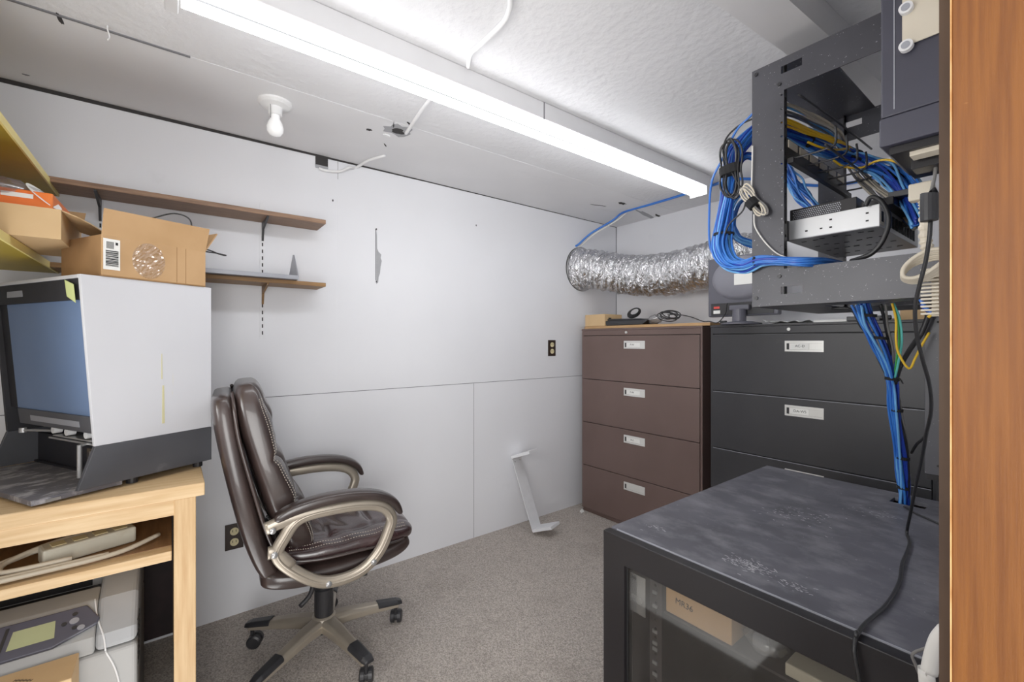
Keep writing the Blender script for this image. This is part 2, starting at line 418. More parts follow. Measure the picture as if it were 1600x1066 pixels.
# boxed beam under the ceiling, top right
bm_ = MB().prism([(-.714,-.69),(-.58,-.69),(-.34,YB),(-.425,YB)],2,2.105,H)
struct(bm_.build('trim_2', 'beam'), 'pale painted ceiling beam above the black wall rack')
# door jamb beside the camera
struct(MB().box(XR-.0096, XR+.14, .60, .662, 0, 2.08).build('trim_3', 'jamb', bevel=.002), 'varnished plywood door jamb at the right edge')
jb = bpy.data.objects['trim_3']
MB().box(XR-.0098, XR-.0087, .5992, .606, 0, 2.08).build('corner_highlight', 'yellowedge_wood', jb)  # thin pale strip painting the highlight along the jamb corner
struct(MB().box(XR-.0218, XR-.012, .628, .70, 0, 2.08).build('trim_4', 'jambdark'), 'dark thin wood strip along the door jamb')

# ================================================================== FLUORESCENT FIXTURE
fx = thing('fluorescent_light', 'long white twin-tube fluorescent strip lit on the ceiling', 'light', (-1.355, 1.2, H))
MB().box(-1.405, -1.30, -.02, 2.43, H-.068, H-.001).build('housing', 'fixture', fx, bevel=.003)
rf = MB().prism([(-1.368, H-.068), (-1.366, H-.086), (-1.339, H-.086), (-1.337, H-.068)], 1, 0, 2.40).build('channel_cover', 'tubegap', fx)
for x in (-1.3215, -1.3835):
    MB().cyl((x, .02, 2.1035), (x, 2.385, 2.1035), .0152, n=20).build('tube', 'tube', fx, smooth=True)
for y in (0, 2.405):
    MB().box(-1.405, -1.30, y-.014, y+.014, 2.078, H-.066).build('lamp_holder', 'fixture', fx, bevel=.003)
MB().box(-1.4055, -1.2995, 1.16, 1.166, H-.0685, H-.002).build('joint', 'seam', fx)

# bulb
bl = at(430, 160, Z=H)
bb = thing('light_bulb_fitting', 'round white ceiling lampholder with one unlit bare bulb', 'light', bl)
MB().lathe([(.062,0),(.062,-.008),(.052,-.016),(.034,-.02),(.026,-.022),(.024,-.05),(.021,-.052)], bl).build('lampholder', 'whiteplastic', bb, smooth=False)
MB().lathe([(.014,-.045),(.0165,-.055),(.018,-.068),(.027,-.085),(.0305,-.102),(.028,-.118),(.018,-.130),(.006,-.134)], bl).build('bulb', 'bulb', bb, smooth=True)
cable('pull_chain', [bl+Vector((.02,-.02,-.02)), bl+Vector((.026,-.02,-.05)), bl+Vector((.024,-.02,-.075))], .0012, 'greyc', bb)
# white cables stapled along the ceiling
zc = H-.008
w1 = [at(797,-60,Z=zc), at(797,-10,Z=zc), at(796,14,Z=zc), at(785,36,Z=zc), at(752,68,Z=zc), at(735,84,Z=zc), Vector((-1.282,.80,zc-.002))]
cable('conduit', w1, .0075, 'whiteplastic', ce, n=10)
w2 = [Vector((-1.42,.79,zc)), at(668,160,Z=zc), at(650,185,Z=zc), at(636,206,Z=zc), at(634,208,Z=H+.01)]
cable('conduit', w2, .0075, 'whiteplastic', ce, n=10)
w3 = [at(601,243,Z=H+.01), at(598,244,Z=zc), at(575,251,Z=zc-.002), at(556,262,Z=zc-.01), Vector((-2.33,.73,2.15)), Vector((-2.355,.69,2.128)), Vector((-2.358,.62,2.118)), Vector((-2.362,.59,2.122))]
tag(cable('white_cable', w3, .007, 'whiteplastic', None, n=10), 'short white cable dropping from ceiling hole to dark wall notch', 'cable')

# ================================================================== SHELVES ON LEFT WALL
def wall_shelf(label, z0, z1, m, y0=-.36, y1=.582):
    s = thing('wall_shelf', label, 'shelf', (XA+.08, .1, z0))
    MB().box(XA+.006, XA+.166, y0, y1, z0, z1).build('board', m, s, bevel=.002)
    for yy, dark in ((.340, 1), (-.221, 1)):
        b = MB(); b.prism([(XA+.004, z0), (XA+.155, z0), (XA+.155, z0-.006), (XA+.03, z0-.035), (XA+.012, z0-.085), (XA+.004, z0-.085)], 1, yy-.004, yy+.004)
        b.build('bracket', 'blackplastic' if m == 'shelfwood' else 'shelfwood2', s)
    return s
wall_shelf('brown wooden wall shelf above, on black brackets, holding nothing', 1.806, 1.826, 'shelfwood')
wall_shelf('lower brown wooden wall shelf carrying a grey metal tray', 1.508, 1.526, 'shelfwood2')
for yy, lab in ((.340, 'white slotted shelf standard nearest the room corner'), (-.221, 'white slotted shelf standard behind the cardboard boxes')):
    hs = [(yy-.003, yy+.003, z, z+.017) for z in [1.28+.032*i for i in range(17)]]
    o = MB().plate(0, XA+.0005, XA+.0045, yy-.0105, yy+.0105, 1.262, 1.90, hs).build('shelf_standard', 'standard')
    tag(o, lab, 'shelf rail', 'shelf standards')
    MB().box(XA+.0002, XA+.0012, yy-.003, yy+.003, 1.275, 1.81).build('slot_backing', 'crack', o)
# grey metal tray on the lower shelf
tr = thing('metal_tray', 'grey metal tray with raised triangular end on lower shelf', 'tray', (XA+.1, .2, 1.526))
MB().box(XA+.02, XA+.205, -.17, .455, 1.527, 1.531).box(XA+.200, XA+.206, -.17, .455, 1.527, 1.545).build('tray_base', 'greymetal', tr, bevel=.001)
MB().prism([(XA+.03,1.531),(XA+.206,1.531),(XA+.203,1.552),(XA+.125,1.650),(XA+.110,1.652),(XA+.03,1.57)], 1, .449, .454).build('tray_end', 'greymetal', tr, bevel=.001)

# yellow shelves of the near wall
for nm, z, lab, yb in (('shelf_board', 1.818, 'upper yellow painted shelf reaching the left wall', YC), ('shelf_board', 1.527, 'lower yellow painted shelf holding the flat tan box', YC)):
    s = thing(nm, lab, 'shelf', (-1.7, -.5, z-.02))
    MB().box(XA+.002, -1.0, yb+.002, -.339, z-.022, z-.001).build('board', 'yellow', s)
    MB().box(XA+.002, -1.0, -.340, -.335, z-.023, z).build('edging', 'yellowedge', s)
    MB().box(XA+.002, -1.0, -.60, -.58, z-.055, z-.0225).build('rail', 'blackplastic', s)

# flat tan box on the lower yellow shelf
tb = thing('open_box', 'flat open tan cardboard box overhanging the lower yellow shelf', 'box', (-1.88, -.42, 1.529))
X0, X1, Y0, Y1, Z0, Z1 = -2.065, -1.718, -.66, -.240, 1.529, 1.611
MB().box(X0,X1,Y0,Y1,Z0,Z0+.004).build('bottom', 'box2', tb)
MB().box(X1-.004,X1,Y0,Y1,Z0+.004,Z1).build('side', 'box2', tb)
MB().box(X0,X0+.004,Y0,Y1,Z0+.004,Z1).build('side', 'box2', tb)
MB().box(X0+.004,X1-.004,Y1-.004,Y1,Z0+.004,Z1).build('side', 'box2', tb)
MB().box(X0+.004,X1-.004,Y0,Y0+.004,Z0+.004,Z1).build('side', 'box2', tb)
fp = MB(); hh = []
for i in range(9):
    a = PI*i/8; hh.append((X1-.16+.15*math.cos(a), Y1+.001+.075*math.sin(a)))
fl_ = []
for x, y in hh: fl_.append((x, y, Z1-.002-(y-Y1)*.35))
n = len(fl_); fp.add(fl_+[(x,y,z+.003) for x,y,z in fl_], [tuple(range(n)), tuple(range(n,2*n))[::-1]]+[(i,(i+1)%n,n+(i+1)%n,n+i) for i in range(n)])
fp.build('side_flap', 'box2', tb)
MB().prism([(Y0,Z1),(Y1,Z1),(Y1+.0,Z1+.0),(Y0,Z1+.004)],0,X0,X0+.003).build('crease','boxin',tb)
lid = MB().add([(X0,Y1,Z1),(X0,Y0,Z1),(X0-.10,Y0,Z1+.09),(X0-.10,Y1,Z1+.09),(X0-.003,Y1,Z1+.003),(X0-.003,Y0,Z1+.003),(X0-.103,Y0,Z1+.093),(X0-.103,Y1,Z1+.093)],
    [(0,1,2,3),(7,6,5,4),(0,3,7,4),(1,5,6,2),(3,2,6,7),(0,4,5,1)]).build('lid', 'box', tb)
# orange packet in film inside the box
op = thing('orange_package', 'orange printed packet wrapped in clear film in tan box', 'package', (-1.88,-.4,1.535))
MB().prism([(-2.03,Z0+.006),(-1.75,Z0+.006),(-1.765,Z1+.052),(-2.03,Z1+.060)], 1, -.62, -.262).build('packet', 'orange', op, bevel=.004)
rt = basis((0,1,0),(-.15,0,1))
MB().box(-1.768,-1.7615,-.36,-.30,1.640,1.652,T=None).build('white_label','paper',op)
def blob(c, rx, ry, rz, seed, nu=18, nv=12, amp=.18):
    R = random.Random(seed); b = MB(); vs = []; ph = [R.uniform(0,6.3) for _ in range(6)]
    for i in range(nv+1):
        th = PI*i/nv
        for j in range(nu):
            a = 2*PI*j/nu
            q = 1+amp*(math.sin(3*a+ph[0]+2*th)*.5+math.sin(5*a+ph[1]-4*th)*.35+math.sin(7*th+ph[2]+a)*.4)
            vs.append((c[0]+rx*q*math.sin(th)*math.cos(a), c[1]+ry*q*math.sin(th)*math.sin(a), c[2]+rz*q*math.cos(th)))
    fs = [(i*nu+j, i*nu+(j+1)%nu, (i+1)*nu+(j+1)%nu, (i+1)*nu+j) for i in range(nv) for j in range(nu)]
    return b.add(vs, fs)
blob((-1.84,-.40,Z1+.055), .10, .10, .040, 4).build('film_wrap', 'film', op, smooth=True)
dk = MB(); cx, cy = -1.80,-.285
pts = [(cx+.035*math.cos(2*PI*i/24)*1.3, cy+.035*math.sin(2*PI*i/24)) for i in range(24)]
dk.add([(x,y,Z1+.046-(x-cx)*.35-(y-cy)*.9) for x,y in pts]+[(x,y,Z1+.048-(x-cx)*.35-(y-cy)*.9) for x,y in pts],[tuple(range(24)),tuple(range(24,48))[::-1]]+[(i,(i+1)%24,24+(i+1)%24,24+i) for i in range(24)])
dk.build('round_label', 'paper', op)

# ================================================================== DESK
DX, DY, DZ = -1.635, .081, .82
dk = thing('wooden_workbench', 'plain pine workbench carrying the white microfilm reader', 'desk', (-2.0,-.3,0))
MB().box(XA+.004, DX, -.66, DY, DZ-.039, DZ).build('top', 'deskwood', dk, bevel=.003)
MB().box(DX-.045, DX-.006, -.66, DY-.052, DZ-.085, DZ-.039).build('apron', 'deskwood', dk, bevel=.002)
MB().box(DX-.045, DX-.004, DY-.075, DY-.022, 0, DZ-.039).build('leg', 'postwood', dk, bevel=.002)
MB().box(XA+.02, XA+.06, DY-.075, DY-.022, 0, DZ-.039).build('leg', 'postwood', dk, bevel=.002)
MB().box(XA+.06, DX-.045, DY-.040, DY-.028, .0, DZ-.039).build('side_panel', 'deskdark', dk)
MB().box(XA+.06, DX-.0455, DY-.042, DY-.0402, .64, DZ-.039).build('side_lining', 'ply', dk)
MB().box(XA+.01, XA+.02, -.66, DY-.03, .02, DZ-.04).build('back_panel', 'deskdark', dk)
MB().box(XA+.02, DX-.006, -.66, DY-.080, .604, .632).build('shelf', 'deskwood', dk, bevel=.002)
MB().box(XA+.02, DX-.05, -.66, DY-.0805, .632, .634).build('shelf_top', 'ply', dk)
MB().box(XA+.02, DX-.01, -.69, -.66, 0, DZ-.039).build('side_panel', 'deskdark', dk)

# power strip and its cable
ps = thing('power_strip', 'beige power strip on the shelf of the pine workbench', 'power strip', (-1.77,-.2,.634), math.radians(0))
A = at(90, 880, Z=.637); B = at(213, 852, Z=.637)
A = Vector((-1.715,-.275,.637)); B = Vector((-1.775,-.085,.637))
d = (B-A).normalized(); nrm = Vector((-d.y, d.x, 0));
def obox(b, A, d, nrm, L, W, z0, z1, mi=0, a0=0, w0=0):
    vs = []
    for z in (z0,z1):
        for w in (w0,w0+W):
            for l in (a0,a0+L): p = A+d*l+nrm*w; vs.append((p.x,p.y,z))
    return b.add(vs, [(0,2,3,1),(4,5,7,6),(0,1,5,4),(2,6,7,3),(0,4,6,2),(1,3,7,5)], mi)
obox(MB(), A, d, nrm, .20, .062, .636, .682).build('body', 'beige', ps, bevel=.006)
for i in range(4): obox(MB(), A, d, nrm, .03, .036, .6815, .684, a0=.02+.044*i, w0=.014).build('socket', 'socket', ps, bevel=.002)
def tp_(px, py, z=.643): return at(px, py, Z=z)
cl = [A+d*.02+nrm*.03+Vector((0,0,.03)), tp_(140,838,.66), tp_(80,862,.655), tp_(30,888,.65), tp_(6,902,.645), tp_(22,909,.645), tp_(80,902,.645), tp_(150,888,.645), tp_(210,873,.645), tp_(248,855,.648)]
cl = [Vector((-1.80,-.245,.665)), Vector((-1.78,-.33,.66)), Vector((-1.73,-.40,.65)), Vector((-1.68,-.405,.645)), Vector((-1.665,-.37,.645)), Vector((-1.668,-.27,.645)), Vector((-1.675,-.17,.645)), Vector((-1.70,-.10,.645)), Vector((-1.76,-.03,.648))]
cable('cord', cl, .0065, 'beigecable', ps, n=10)
cable('cord', [p+Vector((-.012,.03,.002)) for p in cl[:7]], .0065, 'beigecable', ps, n=10)
cable('cord', [p+Vector((-.026,.055,.010)) for p in cl[:6]], .0065, 'beigecable', ps, n=10)

# ================================================================== PRINTER
pr_ = thing('laser_printer', 'light grey laser printer under the pine workbench', 'printer', (-1.87,-.29,0))
PX = -1.665; PY0, PY1 = -.50, -.078
def P_(l): return [(PX+x, z) for x, z in l]
MB().prism(P_([(0,.012),(0,.386),(-.42,.386),(-.42,.012)]), 1, PY0, PY1).build('body', 'printer', pr_, bevel=.012, seg=3)
MB().prism(P_([(.001,.389),(-.012,.43),(-.085,.500),(-.16,.508),(-.165,.470),(-.26,.462),(-.27,.389)]), 1, PY0+.02, PY1-.09).build('hood', 'printer', pr_, bevel=.006, seg=3)
MB().prism(P_([(.001,.389),(-.012,.43),(-.085,.500),(-.19,.525),(-.36,.545),(-.42,.52),(-.42,.389)]), 1, PY1-.09, PY1).build('hood', 'printerside', pr_, bevel=.014, seg=3)
MB().prism(P_([(-.262,.389),(-.262,.548),(-.30,.560),(-.41,.555),(-.415,.389)]), 1, PY0+.02, PY1-.091).build('rear_cover', 'printerside', pr_, bevel=.01, seg=3)
MB().box(PX-.262, PX-.258, PY0+.05, PY1-.12, .475, .535).build('output_slot', 'blackdark', pr_)
MB().box(PX-.254, PX-.17, PY0+.05, PY1-.10, .4655, .4745).build('output_bin', 'blackplastic', pr_)
for i in range(9): MB().box(PX-.10-.006*i*0, PX-.03, PY1-.002, PY1+.0012, .30+.016*i, .306+.016*i).build('vent', 'crack' , pr_)
# control panel lies on the sloping hood
sl = Vector((-.073,0,.070)).normalized(); al = Vector((0,1,0)); nn = al.cross(sl) * -1
if nn.z < 0: nn = -nn
o0 = Vector((PX-.012, 0, .43))
def slab(poly, h0, h1):
    b = MB(); n = len(poly)
    vs = [o0+al*a+sl*s+nn*h for h in (h0,h1) for a, s in poly]
    return b.add(vs, [tuple(range(n))[::-1], tuple(range(n,2*n))]+[(i,(i+1)%n,n+(i+1)%n,n+i) for i in range(n)])
slab([(-.47,-.002),(-.25,-.002),(-.165,.030),(-.160,.045),(-.19,.088),(-.47,.088)], .0005, .014).build('control_panel', 'panel', pr_, bevel=.003)
cp = pr_
slab([(-.335,.022),(-.248,.022),(-.250,.066),(-.328,.066)], .014, .0152).build('display', 'lcd', pr_)
slab([(-.352,.012),(-.346,.012),(-.336,.078),(-.342,.078)], .014, .016).build('display_frame', 'blackplastic', pr_)
for a, s, r, m in ((-.212,.052,.010,'greymetal'),(-.197,.030,.008,'greymetal'),(-.232,.050,.006,'blackplastic'),(-.212,.070,.006,'blackplastic'),(-.210,.034,.006,'blackplastic'),(-.375,.055,.008,'orange'),(-.385,.030,.012,'greymetal')):
    slab([(a+r*math.cos(2*PI*i/14), s+r*.8*math.sin(2*PI*i/14)) for i in range(14)], .0135, .0165).build('button', m, pr_)
MB().box(PX-.002, PX+.0012, PY0+.02, PY1-.10, .02, .022).build('tray_seam','crack',pr_)
cable('trim_line', [(PX+.001,-.145,.386),(PX+.003,-.125,.33),(PX+.003,-.115,.26),(PX+.003,-.112,.1)], .0022, 'whiteplastic', pr_)
cable('trim_line', [(PX-.084,-.175,.503),(PX-.045,-.166,.465),(PX-.010,-.15,.425),(PX+.001,-.145,.388)], .0022, 'whiteplastic', pr_)
# tan box standing in front of the printer
q = at(114, 1052, X=-1.56)
bx = thing('small_box', 'small tan cardboard box in front of the grey printer', 'box', (-1.60,-.33,0))
MB().box(-1.654,-1.54,-.50,q.y-.0,.0,q.z-.0).build('carton', 'box2', bx, bevel=.002)
text('HHHHH', .012, (-1.60, -.29, q.z+.0005), basis((.6,.8,0),(-.8,.6,0)), 'ink', bx)

# ================================================================== MICROFILM READER
ang = math.atan2(.875, -.483)
rd = thing('microfilm_reader', 'large white and black microfilm reader standing on pine workbench', 'microfilm reader', (-1.675,-.203,DZ), ang)
def lb(name, m, b, bevel=0, smooth_=False): return b.build(name, m, rd, bevel=bevel, world=False, smooth=smooth_)
Wd = .54
lb('side_panel', 'readerwhite', MB().prism([(.038,.134),(.357,.134),(.357,.614),(.006,.614)], 1, 0, .012), .001)
lb('side_panel', 'readerblack', MB().prism([(.038,.134),(.357,.134),(.357,.614),(.006,.614)], 1, Wd-.012, Wd), .001)
lb('top_panel', 'readerwhite', MB().box(.006,.357,.0125,Wd-.0125,.604,.614), .001)
lb('rear_panel', 'readerblack', MB().box(.349,.357,.0125,Wd-.0125,.134,.604))
lb('base_side', 'readerdark', MB().prism([(0,.020),(.357,.020),(.357,.133),(.038,.133)], 1, -.002, .012), .001)
lb('base_side', 'readerdark', MB().prism([(0,.020),(.357,.020),(.357,.133),(.038,.133)], 1, Wd-.012, Wd), .001)
lb('base_floor', 'readerblack', MB().box(.10,.357,.013,Wd-.013,.020,.026))
lb('base_rear', 'readerblack', MB().box(.11,.118,.013,Wd-.013,.026,.118))
lb('fascia', 'readerblack', MB().prism([(.007,.603),(.015,.603),(.0195,.545),(.0115,.545)], 1, .0125, Wd-.0125))
lb('screen', 'screen', MB().prism([(.020,.545),(.0225,.545),(.047,.215),(.0445,.215)], 1, .016, .475))
lb('screen_border', 'readerblack', MB().prism([(.021,.545),(.0235,.545),(.048,.215),(.0455,.215)], 1, .475, Wd-.0125))
lb('lower_fascia', 'readerdark', MB().prism([(.038,.215),(.052,.215),(.058,.166),(.044,.166)], 1, .0135, .46), .001)
lb('instruction_strip', 'greymetal', MB().prism([(.0395,.197),(.041,.197),(.0425,.180),(.041,.180)], 1, .09, .38))
for y in (.20,.28,.09): lb('knob', 'whiteplastic', MB().cyl((.055,y,.155),(.075,y,.155),.011,n=16))
lb('label', 'greymetal', MB().box(.0085,.0095,.34,.44,.565,.585))
lb('sticky_note', 'postit', MB().add([(.005,.02,.535),(.005,.068,.555),(-.002,.062,.600),(-.002,.014,.585)],[(0,1,2,3)]).add([(.0055,.02,.535),(.0055,.068,.555),(-.0015,.062,.600),(-.0015,.014,.585)],[(3,2,1,0)]))
lb('glue_streak', 'stain', MB().prism([(.205,.17),(.213,.17),(.211,.29),(.206,.29)],1,-.0008,-.0001).prism([(.203,.31),(.2065,.31),(.2055,.39),(.2035,.39)],1,-.0008,-.0001))
lb('film_carrier', 'steel', MB().box(.06,.11,.03,.32,.125,.131).box(.055,.112,.05,.28,.137,.141), .001)
lb('carrier_handle', 'steel', MB().cyl((.045,.098,.033),(.045,.098,.128),.0060,n=12).cyl((.045,.098,.125),(.08,.098,.130),.004,n=10))
lb('lever', 'steel', MB().cyl((.06,.30,.15),(.03,.40,.150),.004,n=10).cyl((.03,.40,.143),(.03,.40,.157),.009,n=12))
lb('paper_label', 'paper', MB().box(.1075,.1085,.13,.195,.045,.085))
lb('tape', 'film2', MB().box(.1060,.1068,.12,.205,.038,.095))
lb('tray', 'tray', MB().box(-.085,.108,.013,.524,.006,.020), .001)
lb('tray_slot', 'steel', MB().box(-.06,-.03,.0075,.0105,.009,.016))
for x, y in ((.33,.03),(.14,.03),(.33,Wd-.03),(.14,Wd-.03)): lb('foot', 'blackplastic', MB().cyl((x,y,.0005),(x,y,.0205),.014,n=14))

# cardboard box on the reader
cb = thing('cardboard_box', 'open brown cardboard box with cut flaps on the microfilm reader', 'box', (-1.675,-.203,DZ+.6145), ang)
def kb(name, m, b, bevel=0): return b.build(name, m, cb, bevel=bevel, world=False)
bx0, bx1, by0, by1, bh = .052, .335, -.004, .22, .118
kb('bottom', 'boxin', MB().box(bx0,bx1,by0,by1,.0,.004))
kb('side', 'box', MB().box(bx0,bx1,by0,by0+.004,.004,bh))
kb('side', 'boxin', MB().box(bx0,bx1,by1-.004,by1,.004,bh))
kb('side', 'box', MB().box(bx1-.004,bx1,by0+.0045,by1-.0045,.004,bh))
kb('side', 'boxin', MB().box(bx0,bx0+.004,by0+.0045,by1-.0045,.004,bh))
kb('flap', 'box', MB().add([(bx0-.004,by0-.022,bh+.070),(bx1-.002,by0-.026,bh+.076),(bx1,by0,bh),(bx0,by0,bh),(bx0-.004,by0-.019,bh+.070),(bx1-.002,by0-.023,bh+.076),(bx1,by0+.003,bh),(bx0,by0+.003,bh)],
    [(0,1,2,3),(7,6,5,4),(0,4,5,1),(1,5,6,2),(2,6,7,3),(3,7,4,0)]))
kb('flap', 'box', MB().add([(bx1,by0+.01,bh),(bx1,by1-.01,bh),(bx1+.045,by1-.01,bh+.075),(bx1+.045,by0+.01,bh+.075),(bx1+.003,by0+.01,bh-.002),(bx1+.003,by1-.01,bh-.002),(bx1+.048,by1-.01,bh+.073),(bx1+.048,by0+.01,bh+.073)],
    [(0,1,2,3),(7,6,5,4),(0,4,5,1),(1,5,6,2),(2,6,7,3),(3,7,4,0)]))
lab = kb('shipping_label', 'paper', MB().box(bx0+.003,bx0+.042,by0-.0015,by0-.0002,.020,.108))
bars = MB(); xx = .030; R = random.Random(3)
zz = .030
while zz < .072:
    hgt = R.choice([.0012,.002,.003]); bars.box(bx0+.008,bx0+.038,by0-.0022,by0-.0016,zz,zz+hgt); zz += hgt+R.choice([.0012,.002])
for i in range(6): bars.box(bx0+.010+.003*i,bx0+.0115+.003*i,by0-.0022,by0-.0016,.080,.100)
bars.box(bx0+.031,bx0+.037,by0-.0022,by0-.0016,.092,.100)
bars.build('barcode', 'ink', lab, world=False)
tpz = MB(); R = random.Random(9); nx_, nz_ = 16, 18; vs = []
for i in range(nx_+1):
    for j in range(nz_+1):
        u_, v_ = 2*i/nx_-1, 2*j/nz_-1
        q_ = math.sqrt(max(1e-6, 1-.5*v_*v_)), math.sqrt(max(1e-6, 1-.5*u_*u_))
        edge = max(abs(u_), abs(v_)) > .99
        vs.append((.168+.044*u_*q_[0], by0-.0008-(0 if edge else R.uniform(0,.0045)), .060+.054*v_*q_[1]))
tpz.add(vs, [(i*(nz_+1)+j,(i+1)*(nz_+1)+j,(i+1)*(nz_+1)+j+1,i*(nz_+1)+j+1) for i in range(nx_) for j in range(nz_)])
kb('packing_tape', 'film2', tpz)
kb('crease', 'boxin', MB().box(.245,.2465,by0-.0006,by0,.004,bh).box(.272,.2735,by0-.0006,by0,.004,bh))
# black and white cords in the box
rootp = cb
cc = thing('looped_cable', 'thin black cord looping up out of the brown cardboard box', 'cord', (-1.8,-.05,DZ+.65))
def cbw(x,y,z):
    c_, s_ = math.cos(ang), math.sin(ang); return Vector((-1.675+x*c_-y*s_, -.203+x*s_+y*c_, DZ+.6145+z))
cable('cord', [cbw(.10,.12,.03),cbw(.12,.12,.14),cbw(.16,.10,.19),cbw(.22,.09,.215),cbw(.29,.09,.25),cbw(.33,.07,.235),cbw(.325,.06,.17),cbw(.315,.06,.10)], .0024, 'blackc', cc)
cable('cord', [cbw(.11,.15,.04),cbw(.125,.15,.16),cbw(.17,.15,.185),cbw(.22,.15,.16),cbw(.26,.15,.10)], .0024, 'blackc', cc)
cable('cord', [cbw(.30,.12,.08),cbw(.345,.12,.145),cbw(.40,.10,.150),cbw(.455,.10,.140),cbw(.48,.11,.143),cbw(.44,.13,.148),cbw(.34,.14,.140),cbw(.31,.14,.09)], .0024, 'blackc', cc)
wc = thing('bunched_cable', 'bunched white cord and plug inside the brown cardboard box', 'cord', (-1.8,-.05,DZ+.65))
cable('cord', [cbw(.28,.06,.05),cbw(.30,.05,.115),cbw(.315,.06,.135),cbw(.322,.07,.12),cbw(.31,.08,.05)], .003, 'whitec', wc)
cable('cord', [cbw(.27,.07,.05),cbw(.29,.07,.125),cbw(.308,.08,.145),cbw(.318,.09,.12),cbw(.31,.1,.05)], .003, 'whitec', wc)
MB().box(0,.03,0,.02,0,.03,T=Matrix.Translation(cbw(.29,.10,.095))).build('plug','whitec',wc,bevel=.003)

# ================================================================== WALL OUTLETS
def outlet(y, z, label):
    o = thing('wall_outlet', label, 'outlet', (XA, y, z), 0, 'dark duplex outlets')
    MB().box(XA, XA+.006, y-.036, y+.036, z-.058, z+.058).build('cover_plate', 'outlet', o, bevel=.002)
    for dz in (-.024, .024):
        b = MB(); b.tube([(XA+.004,y,z+dz),(XA+.009,y,z+dz)], .017, 20)
        s = b.build('receptacle', 'socket', o)
        MB().box(XA+.0088,XA+.0096,y-.008,y-.0055,z+dz-.002,z+dz+.008).box(XA+.0088,XA+.0096,y+.0055,y+.008,z+dz-.002,z+dz+.008).build('slots','ink',s)
outlet(2.19, 1.199, 'dark brown duplex outlet at mid height beside brown file cabinet')
outlet(.227, .360, 'dark brown duplex outlet low on the wall behind leather chair')

# ================================================================== LEANING BRACKET
br = thing('metal_bracket', 'white metal channel bracket leaning against the left wall', 'bracket', (-2.2,1.88,0))
T0 = Vector((-2.185,1.895,.003)); T1 = Vector((-2.353,1.845,.475))
axd = (T1-T0).normalized(); wd = Vector((-.32,.947,0)); wd = (wd-axd*wd.dot(axd)).normalized(); nr = wd.cross(axd)
if nr.x < 0: nr = -nr
def ob(b, o, a0,a1,w0,w1,n0,n1):
    vs = [o+axd*a+wd*w+nr*n_ for a in (a0,a1) for w in (w0,w1) for n_ in (n0,n1)]
    return b.add(vs, [(0,2,3,1),(4,5,7,6),(0,1,5,4),(2,6,7,3),(0,4,6,2),(1,3,7,5)])
Lb = (T1-T0).length
o_ = T0+nr*0
ob(MB(), T0, .015, Lb-.01, -.054, .054, .0, .004).build('web', 'standard', br, bevel=.001)
ob(MB(), T0, .012, .030, -.056, .056, .0045, .15).build('flange', 'standard', br, bevel=.001)
ob(MB(), T0, Lb-.012, Lb+.006, -.056, .056, .0, .15).build('flange', 'standard', br, bevel=.001)
for w in (-.03,.03): ob(MB(), T0, Lb-.04, Lb-.034, w-.003, w+.003, .003, .005).build('hole', 'crack', br)

# ================================================================== FILING CABINETS
def cabinet(name, label, loc, rz, Wc, m, dm, n=4, h=1.338, topboard=True, texts=None, pull_off=0):
    c = thing(name, label, 'filing cabinet', loc, rz)
    def k(nm, mm, b, par=None, bevel=0): return b.build(nm, mm, par or c, bevel=bevel, world=False)
    D = .455
    k('carcass', dm, MB().box(.004,Wc-.004,.012,D,.03,h-.004))
    k('side', m, MB().box(0,.012,0,D,.028,h-.012)); k('side', m, MB().box(Wc-.012,Wc,0,D,.028,h-.012))
    k('plinth', m, MB().box(0,Wc,.012,D,.0,.028), None, .001)
    k('top', m, MB().box(-.002,Wc+.002,-.004,D,h-.012,h), None, .002)
    k('top_rail', m, MB().box(.0125,Wc-.0125,-.001,.012,h-.048,h-.0125), None, .001)
    z0 = .031; z1 = h-.050; hh = (z1-z0)/n
    lk = k('lock', 'alu', MB().cyl((Wc*.43,-.001,h-.030),(Wc*.43,-.009,h-.030),.008,n=16))
    for i in range(n):
        a = z0+hh*i+.002; b = z0+hh*(i+1)-.002
        d = k('drawer', m, MB().box(.014,Wc-.014,-.006,.0125,a,b), None, .0025)
        if m == 'file' and i < n-1: k('edge_glint', 'greymetal', MB().box(.016,Wc-.016,-.0066,.004,b-.0022,b-.0002), d)  # pale strip painting the light caught on the drawer's top edge
        cx = Wc*.5+pull_off; zt = b-.035
        pl = k('pull', 'alu', MB().plate(1,-.0085,-.0062,cx-.082,cx+.082,zt-.052,zt,[(cx-.074,cx+.076,zt-.043,zt-.012)]), d)
        k('recess', 'alu', MB().box(cx-.0735,cx+.0755,-.0064,-.0061,zt-.0425,zt-.0125), pl)
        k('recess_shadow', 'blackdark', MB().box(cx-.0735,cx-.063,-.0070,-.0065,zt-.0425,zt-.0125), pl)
        if i > 0 or n == 9:
            lb_ = k('card', 'paper', MB().box(cx-.060,cx+.022 if m=='file' else cx+.045,-.0082,-.0066,zt-.041,zt-.013), pl)
            if texts:
                me = text(texts[i], .017, (cx-.016, -.0086, zt-.026), basis((1,0,0),(0,0,1)), 'ink', lb_, world=False)
    return c
cabinet('filing_cabinet', 'brown four-drawer lateral filing cabinet in the room corner', (-2.268,2.405,0), math.radians(1.0), .925, 'brown', 'browndark', texts=['','H-I','F-W','P-W'])
cabinet('filing_cabinet', 'black lateral filing cabinet behind the glass-door rack cabinet', (-1.282,2.40,0), 0, .925, 'file', 'blackdark', texts=['','AS-D','DA-WS','AC-D'])
bpy.data.objects['filing_cabinet'].name = 'filing_cabinet'
tp = MB().box(-2.262,-1.30,2.425,2.86,1.3395,1.3565,T=Matrix.Identity(4)).build('wooden_board','box',None)
tag(tp,'thin tan wooden board lying on the brown filing cabinet','board')
